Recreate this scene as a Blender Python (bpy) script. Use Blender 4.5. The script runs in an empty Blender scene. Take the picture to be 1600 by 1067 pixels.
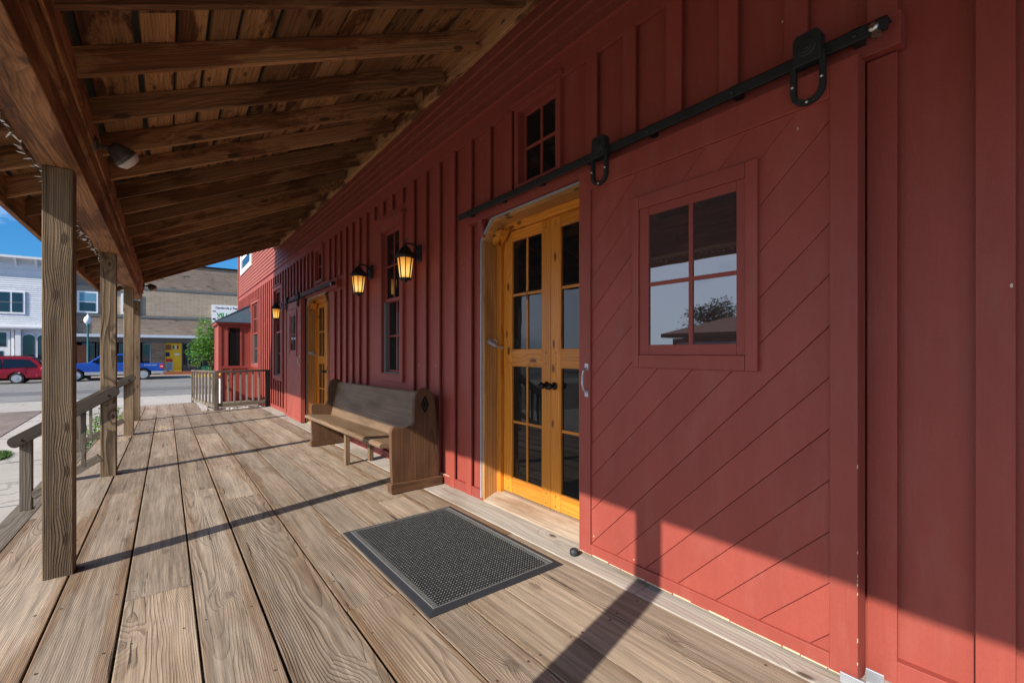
import bpy, bmesh, math, random
from mathutils import Vector, Matrix
random.seed(7)
S = bpy.context.scene
COL = S.collection

# ------------------------------------------------------------------ camera
F_PX, PSI, H = 725.0, math.atan(540 / 725), 1.22
cam = bpy.data.cameras.new('camera'); camo = bpy.data.objects.new('camera', cam); COL.objects.link(camo)
cam.sensor_width = 36; cam.lens = F_PX / 1600 * 36; cam.shift_y = 16.5 / 1600
cam.clip_start = 0.05; cam.clip_end = 2000
camo.location = (0, 0, H); camo.rotation_euler = (math.pi / 2, 0, -PSI)
S.camera = camo

# ------------------------------------------------------------------ light
SUN_A, SUN_E = math.radians(15), math.radians(32)
L = Vector((math.cos(SUN_A) * math.cos(SUN_E), math.sin(SUN_A) * math.cos(SUN_E), -math.sin(SUN_E)))
sun = bpy.data.lights.new('sun', 'SUN'); suno = bpy.data.objects.new('sun', sun); COL.objects.link(suno)
sun.energy = 4.3; sun.angle = math.radians(0.55); sun.color = (1.0, 0.93, 0.83)
suno.rotation_euler = L.to_track_quat('-Z', 'Y').to_euler(); suno.location = (-20, -6, 20)
W = bpy.data.worlds.new('World'); S.world = W; W.use_nodes = True
wn, wl = W.node_tree.nodes, W.node_tree.links
wn.clear()
sky = wn.new('ShaderNodeTexSky'); sky.sky_type = 'NISHITA'; sky.sun_disc = False
sky.sun_elevation = SUN_E; sky.sun_rotation = math.atan2(-L.x, -L.y) % (2 * math.pi)
sky.ozone_density = 3.0; sky.dust_density = 0.4; sky.air_density = 1.0
bg = wn.new('ShaderNodeBackground'); bg.inputs[1].default_value = 0.15
# clouds added as a bright bank towards -x: porch fill and door reflection
tc = wn.new('ShaderNodeTexCoord'); mp = wn.new('ShaderNodeMapping'); mp.inputs['Scale'].default_value = (1.6, 1.6, 5.0)
nz = wn.new('ShaderNodeTexNoise'); nz.inputs['Scale'].default_value = 2.2; nz.inputs['Detail'].default_value = 7; nz.inputs['Roughness'].default_value = .58
rp = wn.new('ShaderNodeValToRGB'); rp.color_ramp.elements[0].position = .62; rp.color_ramp.elements[1].position = .92
rp.color_ramp.elements[1].color = (.8, .8, .8, 1)
mx = wn.new('ShaderNodeMix'); mx.data_type = 'RGBA'; mx.inputs[7].default_value = (6.4, 7.2, 8.9, 1)
wo = wn.new('ShaderNodeOutputWorld')
wl.new(tc.outputs['Generated'], mp.inputs[0]); wl.new(mp.outputs[0], nz.inputs['Vector']); 
sp = wn.new('ShaderNodeSeparateXYZ'); wl.new(tc.outputs['Generated'], sp.inputs[0])
mr = wn.new('ShaderNodeMapRange'); mr.inputs[1].default_value = -.35; mr.inputs[2].default_value = -.72; mr.inputs[3].default_value = 0; mr.inputs[4].default_value = .52
wl.new(sp.outputs[0], mr.inputs[0])
ad = wn.new('ShaderNodeMath'); ad.operation = 'ADD'; wl.new(nz.outputs[0], ad.inputs[0]); wl.new(mr.outputs[0], ad.inputs[1]); wl.new(ad.outputs[0], rp.inputs[0])
hs = wn.new('ShaderNodeHueSaturation'); hs.inputs['Saturation'].default_value = 1.0; hs.inputs['Value'].default_value = 1.0
tn = wn.new('ShaderNodeMix'); tn.data_type = 'RGBA'; tn.blend_type = 'MULTIPLY'; tn.inputs[0].default_value = 1; tn.inputs[7].default_value = (.13, .36, .56, 1)
wl.new(sky.outputs[0], hs.inputs['Color']); wl.new(hs.outputs[0], tn.inputs[6]); wl.new(tn.outputs[2], mx.inputs[6]); wl.new(rp.outputs[0], mx.inputs[0]); wl.new(mx.outputs[2], bg.inputs[0]); wl.new(bg.outputs[0], wo.inputs[0])
S.view_settings.view_transform = 'Standard'; S.view_settings.look = 'None'
S.view_settings.exposure = 0.77; S.view_settings.gamma = 1

# ------------------------------------------------------------------ helpers
KX, KY, WX = 0.0225, 0.0145, 2.17
def fz(x, y): return KX * (x - WX) - KY * y            # the deck falls to the street

class MB:
    def __init__(s): s.v = []; s.f = []; s.g = []; s.t = []; s.l = []
    def add(s, vs, fs, axis='y', tone=None, origin=None, rnd=True):
        """axis: the grain direction"""
        b = len(s.v)
        o = (random.uniform(-.35, .35), random.uniform(-.35, .35), random.uniform(0, 40)) if rnd else (0, 0, 0)
        c = Vector((sum(v[0] for v in vs), sum(v[1] for v in vs), sum(v[2] for v in vs))) / len(vs)
        t = random.random() if tone is None else tone
        hx = max(1e-6, max(abs(v[0] - c.x) for v in vs)) if axis == 'y' else 1
        for v in vs:
            s.v.append(tuple(v)); d = Vector(v) - c; s.l.append(d.x / hx)
            if axis == 'x': g = (d.y, d.z, d.x)
            elif axis == 'y': g = (d.x, d.z, d.y)
            elif axis == 'z': g = (d.x, d.y, d.z)
            else:
                a = axis
                zc = d.dot(a); r = d - a * zc
                u = a.orthogonal().normalized(); w = a.cross(u)
                g = (r.dot(u), r.dot(w), zc)
            s.g.append((g[0] + o[0], g[1] + o[1], g[2] + o[2])); s.t.append(t)
        for f in fs: s.f.append(tuple(i + b for i in f))
    def box(s, x0, x1, y0, y1, z0, z1, axis='y', tone=None):
        vs = [(x, y, z) for x in (x0, x1) for y in (y0, y1) for z in (z0, z1)]
        s.add(vs, [(0, 1, 3, 2), (4, 6, 7, 5), (0, 4, 5, 1), (2, 3, 7, 6), (0, 2, 6, 4), (1, 5, 7, 3)], axis, tone)
    def bar(s, p, q, w, h, up=(0, 0, 1), tone=None, ext=0):
        """box from p to q, w across, h along up"""
        p = Vector(p); q = Vector(q); a = (q - p).normalized(); p = p - a * ext; q = q + a * ext
        u = Vector(up); side = a.cross(u).normalized(); u = side.cross(a).normalized()
        vs = [e + side * (w / 2 * i) + u * (h / 2 * j) for e in (p, q) for i in (-1, 1) for j in (-1, 1)]
        s.add(vs, [(0, 1, 3, 2), (4, 6, 7, 5), (0, 4, 5, 1), (2, 3, 7, 6), (0, 2, 6, 4), (1, 5, 7, 3)], a, tone)
    def prism(s, poly, d0, d1, plane='xz', axis='y', tone=None):
        """extrude a 2D polygon between d0 and d1 along the third axis"""
        n = len(poly)
        def P(a, b, d): return {'xz': (a, d, b), 'yz': (d, a, b), 'xy': (a, b, d)}[plane]
        vs = [P(a, b, d0) for a, b in poly] + [P(a, b, d1) for a, b in poly]
        fs = [tuple(range(n)), tuple(range(2 * n - 1, n - 1, -1))] + [(i, (i + 1) % n, n + (i + 1) % n, n + i) for i in range(n)]
        s.add(vs, fs, axis, tone)
    def tube(s, pts, r, n=8, cap=True):
        pts = [Vector(p) for p in pts]; rs = r if isinstance(r, (list, tuple)) else [r] * len(pts)
        vs = []; fs = []
        ref = Vector((0.13, 0.21, 1)).normalized()
        for i, p in enumerate(pts):
            a = (pts[min(i + 1, len(pts) - 1)] - pts[max(i - 1, 0)]).normalized()
            u = a.cross(ref)
            if u.length < .05: u = a.cross(Vector((1, 0, 0)))
            u.normalize(); w = a.cross(u)
            for k in range(n):
                t = 2 * math.pi * k / n
                vs.append(p + (u * math.cos(t) + w * math.sin(t)) * rs[i])
        for i in range(len(pts) - 1):
            for k in range(n):
                fs.append((i * n + k, i * n + (k + 1) % n, (i + 1) * n + (k + 1) % n, (i + 1) * n + k))
        if cap: fs.append(tuple(range(n - 1, -1, -1))); fs.append(tuple(range((len(pts) - 1) * n, len(pts) * n)))
        s.add(vs, fs, 'z')
    def lathe(s, prof, c=(0, 0, 0), n=16, axis='z', phase=0):
        vs = []; fs = []
        for r, h in prof:
            for k in range(n):
                t = 2 * math.pi * (k + phase) / n; a, b = r * math.cos(t), r * math.sin(t)
                vs.append((c[0] + a, c[1] + b, c[2] + h) if axis == 'z' else (c[0] + h, c[1] + a, c[2] + b) if axis == 'x' else (c[0] + a, c[1] + h, c[2] + b))
        for i in range(len(prof) - 1):
            for k in range(n): fs.append((i * n + k, i * n + (k + 1) % n, (i + 1) * n + (k + 1) % n, (i + 1) * n + k))
        fs.append(tuple(range(n - 1, -1, -1))); fs.append(tuple(range((len(prof) - 1) * n, len(prof) * n)))
        s.add(vs, fs, 'z')
    def quad(s, a, b, c, d, axis='y', tone=None): s.add([a, b, c, d], [(0, 1, 2, 3)], axis, tone)
    def build(s, name, mat, parent=None, bevel=0, smooth=False, fixn=True):
        me = bpy.data.meshes.new(name); me.from_pydata(s.v, [], s.f)
        ga = me.attributes.new('gco', 'FLOAT_VECTOR', 'POINT'); ga.data.foreach_set('vector', [c for g in s.g for c in g])
        ta = me.attributes.new('tone', 'FLOAT', 'POINT'); ta.data.foreach_set('value', s.t)
        la = me.attributes.new('across', 'FLOAT', 'POINT'); la.data.foreach_set('value', s.l)
        me.materials.append(mat)
        if fixn:
            bm = bmesh.new(); bm.from_mesh(me); bmesh.ops.recalc_face_normals(bm, faces=bm.faces); bm.to_mesh(me); bm.free()
        if smooth:
            for p in me.polygons: p.use_smooth = True
        o = bpy.data.objects.new(name, me); COL.objects.link(o)
        if parent is not None:
            o.parent = parent
            if parent.type == 'EMPTY': o.matrix_parent_inverse = Matrix.Translation(-parent.location)
            else: o.matrix_parent_inverse = parent.matrix_parent_inverse.inverted() if False else Matrix()
        if bevel:
            b = o.modifiers.new('bevel', 'BEVEL'); b.width = bevel; b.segments = 2; b.limit_method = 'ANGLE'; b.angle_limit = math.radians(40)
        if smooth == 'angle':
            pass
        return o
def tag(o, label=None, cat=None, group=None, kind=None):
    if label: o['label'] = label
    if cat: o['category'] = cat
    if group: o['group'] = group
    if kind: o['kind'] = kind
    return o
def thing(name, loc, label, cat, group=None, kind=None):
    e = bpy.data.objects.new(name, None); COL.objects.link(e); e.location = loc; e.empty_display_size = .1
    return tag(e, label, cat, group, kind)
def copy_tree(o, parent=None):
    c = o.copy(); COL.objects.link(c)
    if parent is not None:
        mi = o.matrix_parent_inverse.copy(); c.parent = parent; c.matrix_parent_inverse = mi
    for ch in list(o.children): copy_tree(ch, c)
    return c
def text_mesh(name, body, size, mat, loc, rot, parent, depth=.004, align='LEFT', bold=0):
    cu = bpy.data.curves.new(name, 'FONT'); cu.body = body; cu.size = size; cu.extrude = depth; cu.align_x = align; cu.offset = bold
    tmp = bpy.data.objects.new(name, cu); COL.objects.link(tmp); bpy.context.view_layer.update()
    me = bpy.data.meshes.new_from_object(tmp.evaluated_get(bpy.context.evaluated_depsgraph_get()))
    bpy.data.objects.remove(tmp)
    me.transform(Matrix.Translation(loc) @ rot.to_4x4()); me.materials.clear(); me.materials.append(mat)
    o = bpy.data.objects.new(name, me); COL.objects.link(o)
    if parent is not None:
        o.parent = parent
        if parent.type == 'EMPTY': o.matrix_parent_inverse = Matrix.Translation(-parent.location)
    return o

# ------------------------------------------------------------------ materials
class NT:
    def __init__(s, name):
        s.m = bpy.data.materials.new(name); s.m.use_nodes = True; s.n = s.m.node_tree.nodes; s.l = s.m.node_tree.links
        s.b = s.n['Principled BSDF']
    def N(s, t, **k):
        n = s.n.new('ShaderNode' + t)
        for a, v in k.items():
            if a in ('operation', 'data_type', 'blend_type', 'wave_type', 'rings_direction', 'bands_direction', 'attribute_name', 'feature', 'noise_dimensions', 'voronoi_dimensions', 'wave_profile', 'interpolation_type', 'clamp'): setattr(n, a, v)
        return n
    def lk(s, a, b): s.l.new(a, b)
    def math(s, op, a, b=None, clamp=False):
        n = s.n.new('ShaderNodeMath'); n.operation = op; n.use_clamp = clamp
        for i, v in enumerate((a, b)):
            if v is None: continue
            if isinstance(v, (int, float)): n.inputs[i].default_value = v
            else: s.lk(v, n.inputs[i])
        return n.outputs[0]
    def mix(s, fac, a, b, mode='MIX'):
        n = s.n.new('ShaderNodeMix'); n.data_type = 'RGBA'; n.blend_type = mode
        for i, v in ((0, fac), (6, a), (7, b)):
            if isinstance(v, (int, float)): n.inputs[i].default_value = v
            elif isinstance(v, tuple): n.inputs[i].default_value = (*v, 1)
            else: s.lk(v, n.inputs[i])
        return n.outputs[2]
    def noise(s, vec, scale, detail=3, rough=.5, col=False, dist=0):
        n = s.n.new('ShaderNodeTexNoise'); n.inputs['Scale'].default_value = scale; n.inputs['Detail'].default_value = detail
        n.inputs['Roughness'].default_value = rough; n.inputs['Distortion'].default_value = dist
        if vec is not None: s.lk(vec, n.inputs['Vector'])
        return n.outputs['Color' if col else 'Fac']
    def scale(s, vec, sc):
        n = s.n.new('ShaderNodeMapping'); n.inputs['Scale'].default_value = sc; s.lk(vec, n.inputs[0]); return n.outputs[0]
    def ramp(s, fac, stops):
        n = s.n.new('ShaderNodeValToRGB'); cr = n.color_ramp
        while len(cr.elements) < len(stops): cr.elements.new(.5)
        for e, (p, c) in zip(cr.elements, stops):
            e.position = p; e.color = (*c, 1) if isinstance(c, tuple) else (c, c, c, 1)
        s.lk(fac, n.inputs[0]); return n.outputs[0]
    def attr(s, name):
        n = s.n.new('ShaderNodeAttribute'); n.attribute_name = name; return n
    def coord(s): return s.n.new('ShaderNodeTexCoord').outputs['Object']
    def world(s): return s.n.new('ShaderNodeNewGeometry').outputs['Position']
    def bump(s, h, strength=.3, dist=.01):
        n = s.n.new('ShaderNodeBump'); n.inputs['Strength'].default_value = strength; n.inputs['Distance'].default_value = dist
        s.lk(h, n.inputs['Height']); s.lk(n.outputs[0], s.b.inputs['Normal'])
    def done(s, color=None, rough=.6, metal=0, spec=None):
        if color is not None:
            if isinstance(color, tuple): s.b.inputs['Base Color'].default_value = (*color, 1)
            else: s.lk(color, s.b.inputs['Base Color'])
        if isinstance(rough, (int, float)): s.b.inputs['Roughness'].default_value = rough
        else: s.lk(rough, s.b.inputs['Roughness'])
        s.b.inputs['Metallic'].default_value = metal
        if spec is not None: s.b.inputs['Specular IOR Level'].default_value = spec
        return s.m

def wood(name, early, late, stain, ring=26, ringamt=.8, tone_lo=.75, tone_hi=1.15, stainamt=.5, rough=.75, fiber=.35,
         bump=.35, knots=True, knotcol=(.06, .035, .02), stain_thr=(.48, .66), warp=.045, spec=.3, knot_every=1.0, hue=None, cracks=0.0, edge=None, ramp_pts=None, vary=0.0, knot_frac=.30, knot_amt=.85, knot_push=.035):
    t = NT(name)
    g = t.attr('gco').outputs['Vector']; tone = t.attr('tone').outputs['Fac']
    st = t.scale(g, (1, 1, .22))
    # knots: sparse cells, long along the grain
    gs = t.N('SeparateXYZ'); t.lk(g, gs.inputs[0]); kc = t.N('CombineXYZ'); t.lk(t.math('ADD', gs.outputs[0], gs.outputs[1]), kc.inputs[0]); t.lk(gs.outputs[2], kc.inputs[1])
    kv = t.scale(kc.outputs[0], (6.5 / knot_every, 2.9 / knot_every, 1))
    vo = t.N('TexVoronoi', feature='F1', voronoi_dimensions='2D'); vo.inputs['Scale'].default_value = 1.0; vo.inputs['Randomness'].default_value = 1; t.lk(kv, vo.inputs['Vector'])
    kd = t.math('ADD', vo.outputs['Distance'], t.math('MULTIPLY', t.math('SUBTRACT', t.noise(t.scale(g, (14, 14, 7)), 1.0, 3, .6), .5), .16))
    kr = t.N('SeparateColor'); t.lk(vo.outputs['Color'], kr.inputs[0])
    on = t.ramp(kr.outputs[0], [(1 - knot_frac, 0.0), (1.01 - knot_frac, 1.0)])
    infl = t.math('MULTIPLY', t.ramp(kd, [(.0, 1.0), (.16, .55), (.46, .0)]), on)
    # growth rings: distance from a wandering pith
    nzc = t.noise(st, 2.6, 3, .55, col=True)
    sub = t.N('VectorMath', operation='SUBTRACT'); t.lk(nzc, sub.inputs[0]); sub.inputs[1].default_value = (.5, .5, .5)
    sc = t.N('VectorMath', operation='SCALE'); t.lk(sub.outputs[0], sc.inputs[0]); sc.inputs['Scale'].default_value = warp * 2.4
    ad = t.N('VectorMath', operation='ADD'); t.lk(t.scale(g, (1, 1, .035)), ad.inputs[0]); t.lk(sc.outputs[0], ad.inputs[1])
    sx = t.N('SeparateXYZ'); t.lk(ad.outputs[0], sx.inputs[0])
    d = t.math('SQRT', t.math('ADD', t.math('MULTIPLY', sx.outputs[0], sx.outputs[0]), t.math('MULTIPLY', sx.outputs[1], sx.outputs[1])))
    if knots: d = t.math('ADD', d, t.math('MULTIPLY', infl, knot_push))
    ph = t.math('MULTIPLY', d, 6.2832 * ring * 2)
    saw = t.math('FRACT', t.math('DIVIDE', ph, 6.2832))
    rings = t.ramp(saw, ramp_pts or [(0, .0), (.55, .25), (.86, 1.0), (1.0, .0)])
    if vary:
        va = t.noise(t.scale(g, (5, 5, .9)), 1.0, 3, .55); rings = t.math('MULTIPLY', rings, t.ramp(va, [(.5 - vary * .22, .08), (.5 + vary * .16, 1.0)]))
    fib = t.noise(t.scale(g, (170, 170, 3.2)), 1.0, 3, .6)
    fib2 = t.noise(t.scale(g, (46, 46, 1.1)), 1.0, 4, .6)
    base = t.mix(t.math('MULTIPLY', rings, ringamt, True), early, late)
    tm = t.N('MapRange'); t.lk(tone, tm.inputs[0]); tm.inputs[3].default_value = tone_lo; tm.inputs[4].default_value = tone_hi
    f = t.math('ADD', t.math('MULTIPLY', t.math('SUBTRACT', fib, .5), fiber * 2.2), t.math('MULTIPLY', t.math('SUBTRACT', fib2, .5), fiber * 2.6))
    k = t.math('MULTIPLY', tm.outputs[0], t.math('ADD', 1.0, f))
    v = t.N('VectorMath', operation='SCALE'); t.lk(base, v.inputs[0]); t.lk(k, v.inputs['Scale'])
    col = v.outputs[0]
    if hue: # some boards lean another colour
        hn = t.math('FRACT', t.math('MULTIPLY', tone, 7.31))
        col = t.mix(t.math('MULTIPLY', hn, hue[1]), col, hue[0], 'MULTIPLY')
    sn = t.noise(t.scale(g, (3.2, 3.2, .8)), 1.3, 5, .62)
    sf = t.ramp(sn, [(stain_thr[0], 0.0), (stain_thr[1], 1.0)])
    col = t.mix(t.math('MULTIPLY', sf, stainamt), col, stain, 'MULTIPLY')
    if edge:
        ac = t.math('ABSOLUTE', t.attr('across').outputs['Fac']); en = t.noise(t.scale(g, (9, 9, .7)), 1.0, 4, .55)
        ea = t.math('FRACT', t.math('MULTIPLY', tone, 3.77))
        ef = t.ramp(t.math('ADD', ac, t.math('MULTIPLY', t.math('SUBTRACT', en, .5), 1.5)), [(.60, 0.0), (.78, 1.0)])
        col = t.mix(t.math('MULTIPLY', ef, t.math('MULTIPLY', ea, edge[1], True)), col, edge[0], 'MULTIPLY')
    hgt = t.math('ADD', t.math('MULTIPLY', fib2, .6), t.math('MULTIPLY', rings, .5))
    if cracks:
        cn = t.noise(t.scale(g, (22, 22, .5)), 1.6, 5, .6)
        cf = t.ramp(cn, [(.66, 0.0), (.70, 1.0)])
        col = t.mix(t.math('MULTIPLY', cf, cracks), col, (.03, .022, .016)); hgt = t.math('SUBTRACT', hgt, t.math('MULTIPLY', cf, 1.2))
    if knots:
        kf = t.math('MULTIPLY', t.ramp(t.math('ADD', kd, t.math('MULTIPLY', t.math('SUBTRACT', fib2, .5), .06)), [(.07, 1.0), (.125, .0)]), on)
        col = t.mix(t.math('MULTIPLY', kf, knot_amt), col, knotcol)
    t.bump(hgt, bump, .004)
    return t.done(col, rough, spec=spec)

M = {}
M['deck'] = wood('deck_wood', (.320, .258, .198), (.165, .124, .091), (.66, .58, .50), ring=84, ringamt=.8, tone_lo=.76, tone_hi=1.13, stainamt=.85, rough=.82, fiber=.55, bump=.9,
                 stain_thr=(.44, .72), hue=((1.0, .90, .78), .5), knot_every=1.5, knot_frac=.16, knot_amt=.55, cracks=.9, knotcol=(.10, .07, .05), edge=((.70, .58, .47), 1.0), ramp_pts=[(0, .0), (.50, .08), (.82, .95), (.93, 1.0), (1.0, .0)], vary=1.0, warp=.027)
M['post'] = wood('post_wood', (.235, .163, .098), (.052, .032, .019), (.55, .5, .42), ring=48, ringamt=.85, tone_lo=.8, tone_hi=1.1, stainamt=.8, rough=.8, fiber=.7, bump=.9, knot_every=1.05, knot_frac=.42, knot_push=.022, cracks=1.0, warp=.026, vary=.8, ramp_pts=[(0, .0), (.42, .1), (.80, 1.0), (.94, .9), (1.0, .0)])
M['roofwood'] = wood('old_roof_wood', (.36, .185, .080), (.18, .086, .035), (.36, .23, .15), ring=40, ringamt=.7, tone_lo=.55, tone_hi=1.3, stainamt=.7, rough=.8, fiber=.6, bump=.6, stain_thr=(.49, .56), knot_every=1.6, warp=.07)
M['sheath'] = wood('roof_board_wood', (.40, .21, .09), (.22, .105, .042), (.20, .12, .08), ring=44, ringamt=.7, tone_lo=.22, tone_hi=1.3, stainamt=.9, rough=.85, fiber=.55, bump=.5, stain_thr=(.52, .58), warp=.07)
M['beam'] = wood('beam_wood', (.34, .158, .064), (.175, .074, .027), (.36, .24, .15), ring=24, ringamt=.8, tone_lo=.8, tone_hi=1.15, stainamt=.8, rough=.75, fiber=.7, bump=.7, stain_thr=(.48, .58), warp=.08)
M['pine'] = wood('varnished_pine', (.66, .25, .032), (.44, .14, .013), (.7, .55, .4), ring=24, ringamt=.8, tone_lo=.85, tone_hi=1.12, stainamt=.4, rough=.32, fiber=.16, bump=.12, knotcol=(.08, .025, .008), warp=.06, spec=.3)
M['roughpine'] = wood('rough_jamb_pine', (.52, .25, .075), (.32, .13, .035), (.5, .4, .3), ring=20, ringamt=.7, tone_lo=.8, tone_hi=1.1, stainamt=.6, rough=.7, fiber=.3, bump=.4)
M['pew'] = wood('weathered_oak', (.135, .066, .030), (.062, .028, .013), (.45, .38, .32), ring=34, ringamt=.75, tone_lo=.9, tone_hi=1.1, stainamt=.6, rough=.6, fiber=.4, bump=.3, knots=False, spec=.4)
M['pewseat'] = wood('greyed_oak', (.205, .132, .076), (.10, .058, .030), (.5, .42, .35), ring=34, ringamt=.75, tone_lo=.9, tone_hi=1.1, stainamt=.7, rough=.6, fiber=.4, bump=.3, knots=False, spec=.4)
M['greywood'] = wood('grey_weathered_wood', (.20, .165, .125), (.10, .078, .058), (.5, .45, .4), ring=36, ringamt=.8, tone_lo=.7, tone_hi=1.1, stainamt=.7, rough=.85, fiber=.4, bump=.5, cracks=.5)
M['darkrail'] = wood('dark_weathered_rail_wood', (.085, .066, .050), (.04, .030, .022), (.5, .45, .4), ring=30, ringamt=.8, tone_lo=.8, tone_hi=1.1, stainamt=.7, rough=.8, fiber=.4, bump=.5, cracks=.5)
M['silver'] = wood('silver_weathered_wood', (.27, .25, .225), (.15, .135, .12), (.55, .5, .45), ring=36, ringamt=.7, tone_lo=.8, tone_hi=1.1, stainamt=.6, rough=.85, fiber=.35, bump=.4)
M['threshold'] = wood('bare_threshold_wood', (.42, .335, .25), (.30, .225, .16), (.6, .42, .3), ring=30, ringamt=.5, tone_lo=.9, tone_hi=1.05, stainamt=.8, rough=.8, fiber=.25, bump=.4, knots=False)
M['plankpale'] = wood('pale_edge_plank', (.40, .365, .32), (.27, .235, .195), (.6, .52, .44), ring=34, ringamt=.6, tone_lo=.9, tone_hi=1.05, stainamt=.7, rough=.8, fiber=.3, bump=.45)

def paint(name, c, chips=0.0, rough=.55, dirt=.35, bump=.25, chipcol=(.72, .66, .55), nscale=1.0, dust=0.0):
    t = NT(name); p = t.world()
    n1 = t.noise(p, 1.7 * nscale, 5, .6); n2 = t.noise(t.scale(p, (6, 6, .9)), 1.5 * nscale, 4, .6); n3 = t.noise(p, 260, 2, .6)
    n4 = t.noise(p, 90, 3, .65)
    n5 = t.noise(t.scale(p, (14, 14, 2.2)), 3.0, 5, .65)
    k = t.math('ADD', .60, t.math('ADD', t.math('MULTIPLY', t.math('ADD', n1, t.math('MULTIPLY', n5, .6)), dirt * .75), t.math('ADD', t.math('MULTIPLY', n2, dirt * .7), t.math('MULTIPLY', t.math('ADD', n3, n4), .20))))
    k = t.math('ADD', k, t.math('MULTIPLY', t.math('SUBTRACT', t.attr('tone').outputs['Fac'], .5), .15))
    v = t.N('VectorMath', operation='SCALE'); v.inputs[0].default_value = c; t.lk(k, v.inputs['Scale'])
    col = v.outputs[0]
    if dust:
        dn = t.noise(t.scale(p, (4, 4, 1.2)), 2.2, 6, .65)
        col = t.mix(t.math('MULTIPLY', t.ramp(dn, [(.5, 0.0), (.75, 1.0)]), dust), col, (.5, .36, .3))
    if chips:
        vo = t.N('TexVoronoi', feature='F1'); vo.inputs['Scale'].default_value = 17; t.lk(t.scale(p, (1, 1, .55)), vo.inputs['Vector'])
        kr = t.N('SeparateColor'); t.lk(vo.outputs['Color'], kr.inputs[0])
        on = t.ramp(kr.outputs[1], [(.92, 0.0), (.93, 1.0)])
        sz = t.noise(p, 60, 2, .5)
        cf = t.math('MULTIPLY', t.math('LESS_THAN', t.math('ADD', vo.outputs['Distance'], t.math('MULTIPLY', sz, .14)), .125), on)
        col = t.mix(t.math('MULTIPLY', cf, chips), col, chipcol)
    n6 = t.noise(t.scale(p, (150, 150, 5)), 1.0, 3, .6)
    t.bump(t.math('ADD', t.math('ADD', n3, t.math('MULTIPLY', n6, 1.6)), t.math('MULTIPLY', n4, 1.2)), bump, .0022)
    return t.done(col, rough, spec=.35)
RED = (.25, .050, .035)
M['red'] = paint('red_paint', RED, chips=.8, dust=.06)
M['redclap'] = paint('red_clapboard_paint', (.25, .066, .043), chips=0, dust=.05)
M['reddoor'] = paint('red_door_paint', (.255, .052, .037), chips=.8, rough=.5, dust=.08)
M['redtrim'] = paint('red_trim_paint', (.24, .049, .036), chips=.5)
M['rust'] = paint('red_steel_paint', (.25, .05, .035), chips=.4, rough=.45)
M['chip'] = paint('exposed_primer', (.42, .33, .22), dirt=.5)
M['white'] = paint('white_paint', (.66, .68, .70), dirt=.25)
M['whitetrim'] = paint('white_trim_paint', (.78, .79, .80), dirt=.15)
M['greytrim'] = paint('grey_trim_paint', (.15, .15, .145), dirt=.3)
M['canopy'] = paint('pale_blue_canopy_metal', (.46, .52, .58), dirt=.3)
M['yellow'] = paint('yellow_paint', (.80, .50, .02), dirt=.2)
M['orange'] = paint('orange_paint', (.80, .30, .04), dirt=.2)
M['teal'] = paint('green_iron_paint', (.03, .16, .15), dirt=.3, rough=.4)
M['brownpanel'] = paint('brown_panel_paint', (.22, .07, .03), dirt=.4)
M['green'] = paint('green_sign_paint', (.02, .40, .10), dirt=.1)
M['dkgreen'] = paint('dark_green_paint', (.02, .16, .07), dirt=.2)
M['navy'] = paint('dark_sign_ink', (.03, .02, .08), dirt=.1)
M['redsign'] = paint('red_sign_paint', (.55, .03, .03), dirt=.1)
M['cyan'] = paint('pale_blue_sign_paint', (.35, .55, .68), dirt=.1)

def plain(name, c, rough=.5, metal=0, noise=.25, spec=.5, emit=None, bump=0):
    t = NT(name); n = t.noise(t.coord(), 14, 4, .6)
    k = t.math('ADD', 1 - noise / 2, t.math('MULTIPLY', n, noise))
    v = t.N('VectorMath', operation='SCALE'); v.inputs[0].default_value = c; t.lk(k, v.inputs['Scale'])
    if emit:
        t.b.inputs['Emission Color'].default_value = (*emit[0], 1); t.b.inputs['Emission Strength'].default_value = emit[1]
    if bump: t.bump(t.noise(t.coord(), 120, 3, .6), bump, .002)
    return t.done(v.outputs[0], rough, metal, spec)
M['iron'] = plain('black_iron', (.012, .013, .015), .5, 0, .5, bump=.2)
M['track'] = plain('black_track_steel', (.014, .018, .018), .55, .0, .5, bump=.2)
M['galv'] = plain('galvanised_steel', (.50, .53, .56), .45, .7, .4)
M['flash'] = plain('painted_flashing', (.38, .43, .47), .4, .2, .4)
M['steel'] = plain('bright_steel', (.6, .6, .6), .3, 1, .2)
M['rubber'] = plain('black_rubber', (.012, .0125, .014), .75, 0, .4, bump=.3)
M['rubberglint'] = plain('rubber_glint_tips', (.27, .27, .25), .7, 0, .3)  # pale nub tops: their sparkle is put into the colour
M['rubberframe'] = plain('dark_rubber_border', (.022, .024, .029), .6, 0, .4, bump=.3)
M['rubberrib'] = plain('pale_rubber_ribs', (.15, .15, .145), .7, 0, .4)  # ribs paler than the base sheet
M['tyre'] = plain('tyre_rubber', (.018, .018, .018), .8, 0, .4)
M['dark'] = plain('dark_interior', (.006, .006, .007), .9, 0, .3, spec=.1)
M['roofing'] = plain('dark_roofing', (.04, .036, .032), .9, 0, .5)
M['metalroof'] = plain('grey_blue_roof_metal', (.10, .16, .20), .35, .3, .35)
M['carred'] = plain('dark_red_car_paint', (.24, .008, .016), .25, .1, .1)
M['carblue'] = plain('bright_blue_car_paint', (.012, .07, .38), .25, .1, .1)
M['carsilver'] = plain('silver_lower_paint', (.42, .42, .42), .35, .3, .15)
M['taillight'] = plain('red_tail_light', (.55, .012, .02), .2)
M['lens'] = plain('pale_lens', (.75, .76, .78), .2)
M['globe'] = plain('white_globe_glass', (.72, .74, .74), .25)
M['flood'] = plain('bronze_metal', (.075, .065, .058), .45, .3, .3)
M['floodlens'] = plain('frosted_flood_lens', (.55, .50, .44), .3, 0, .3)
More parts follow.
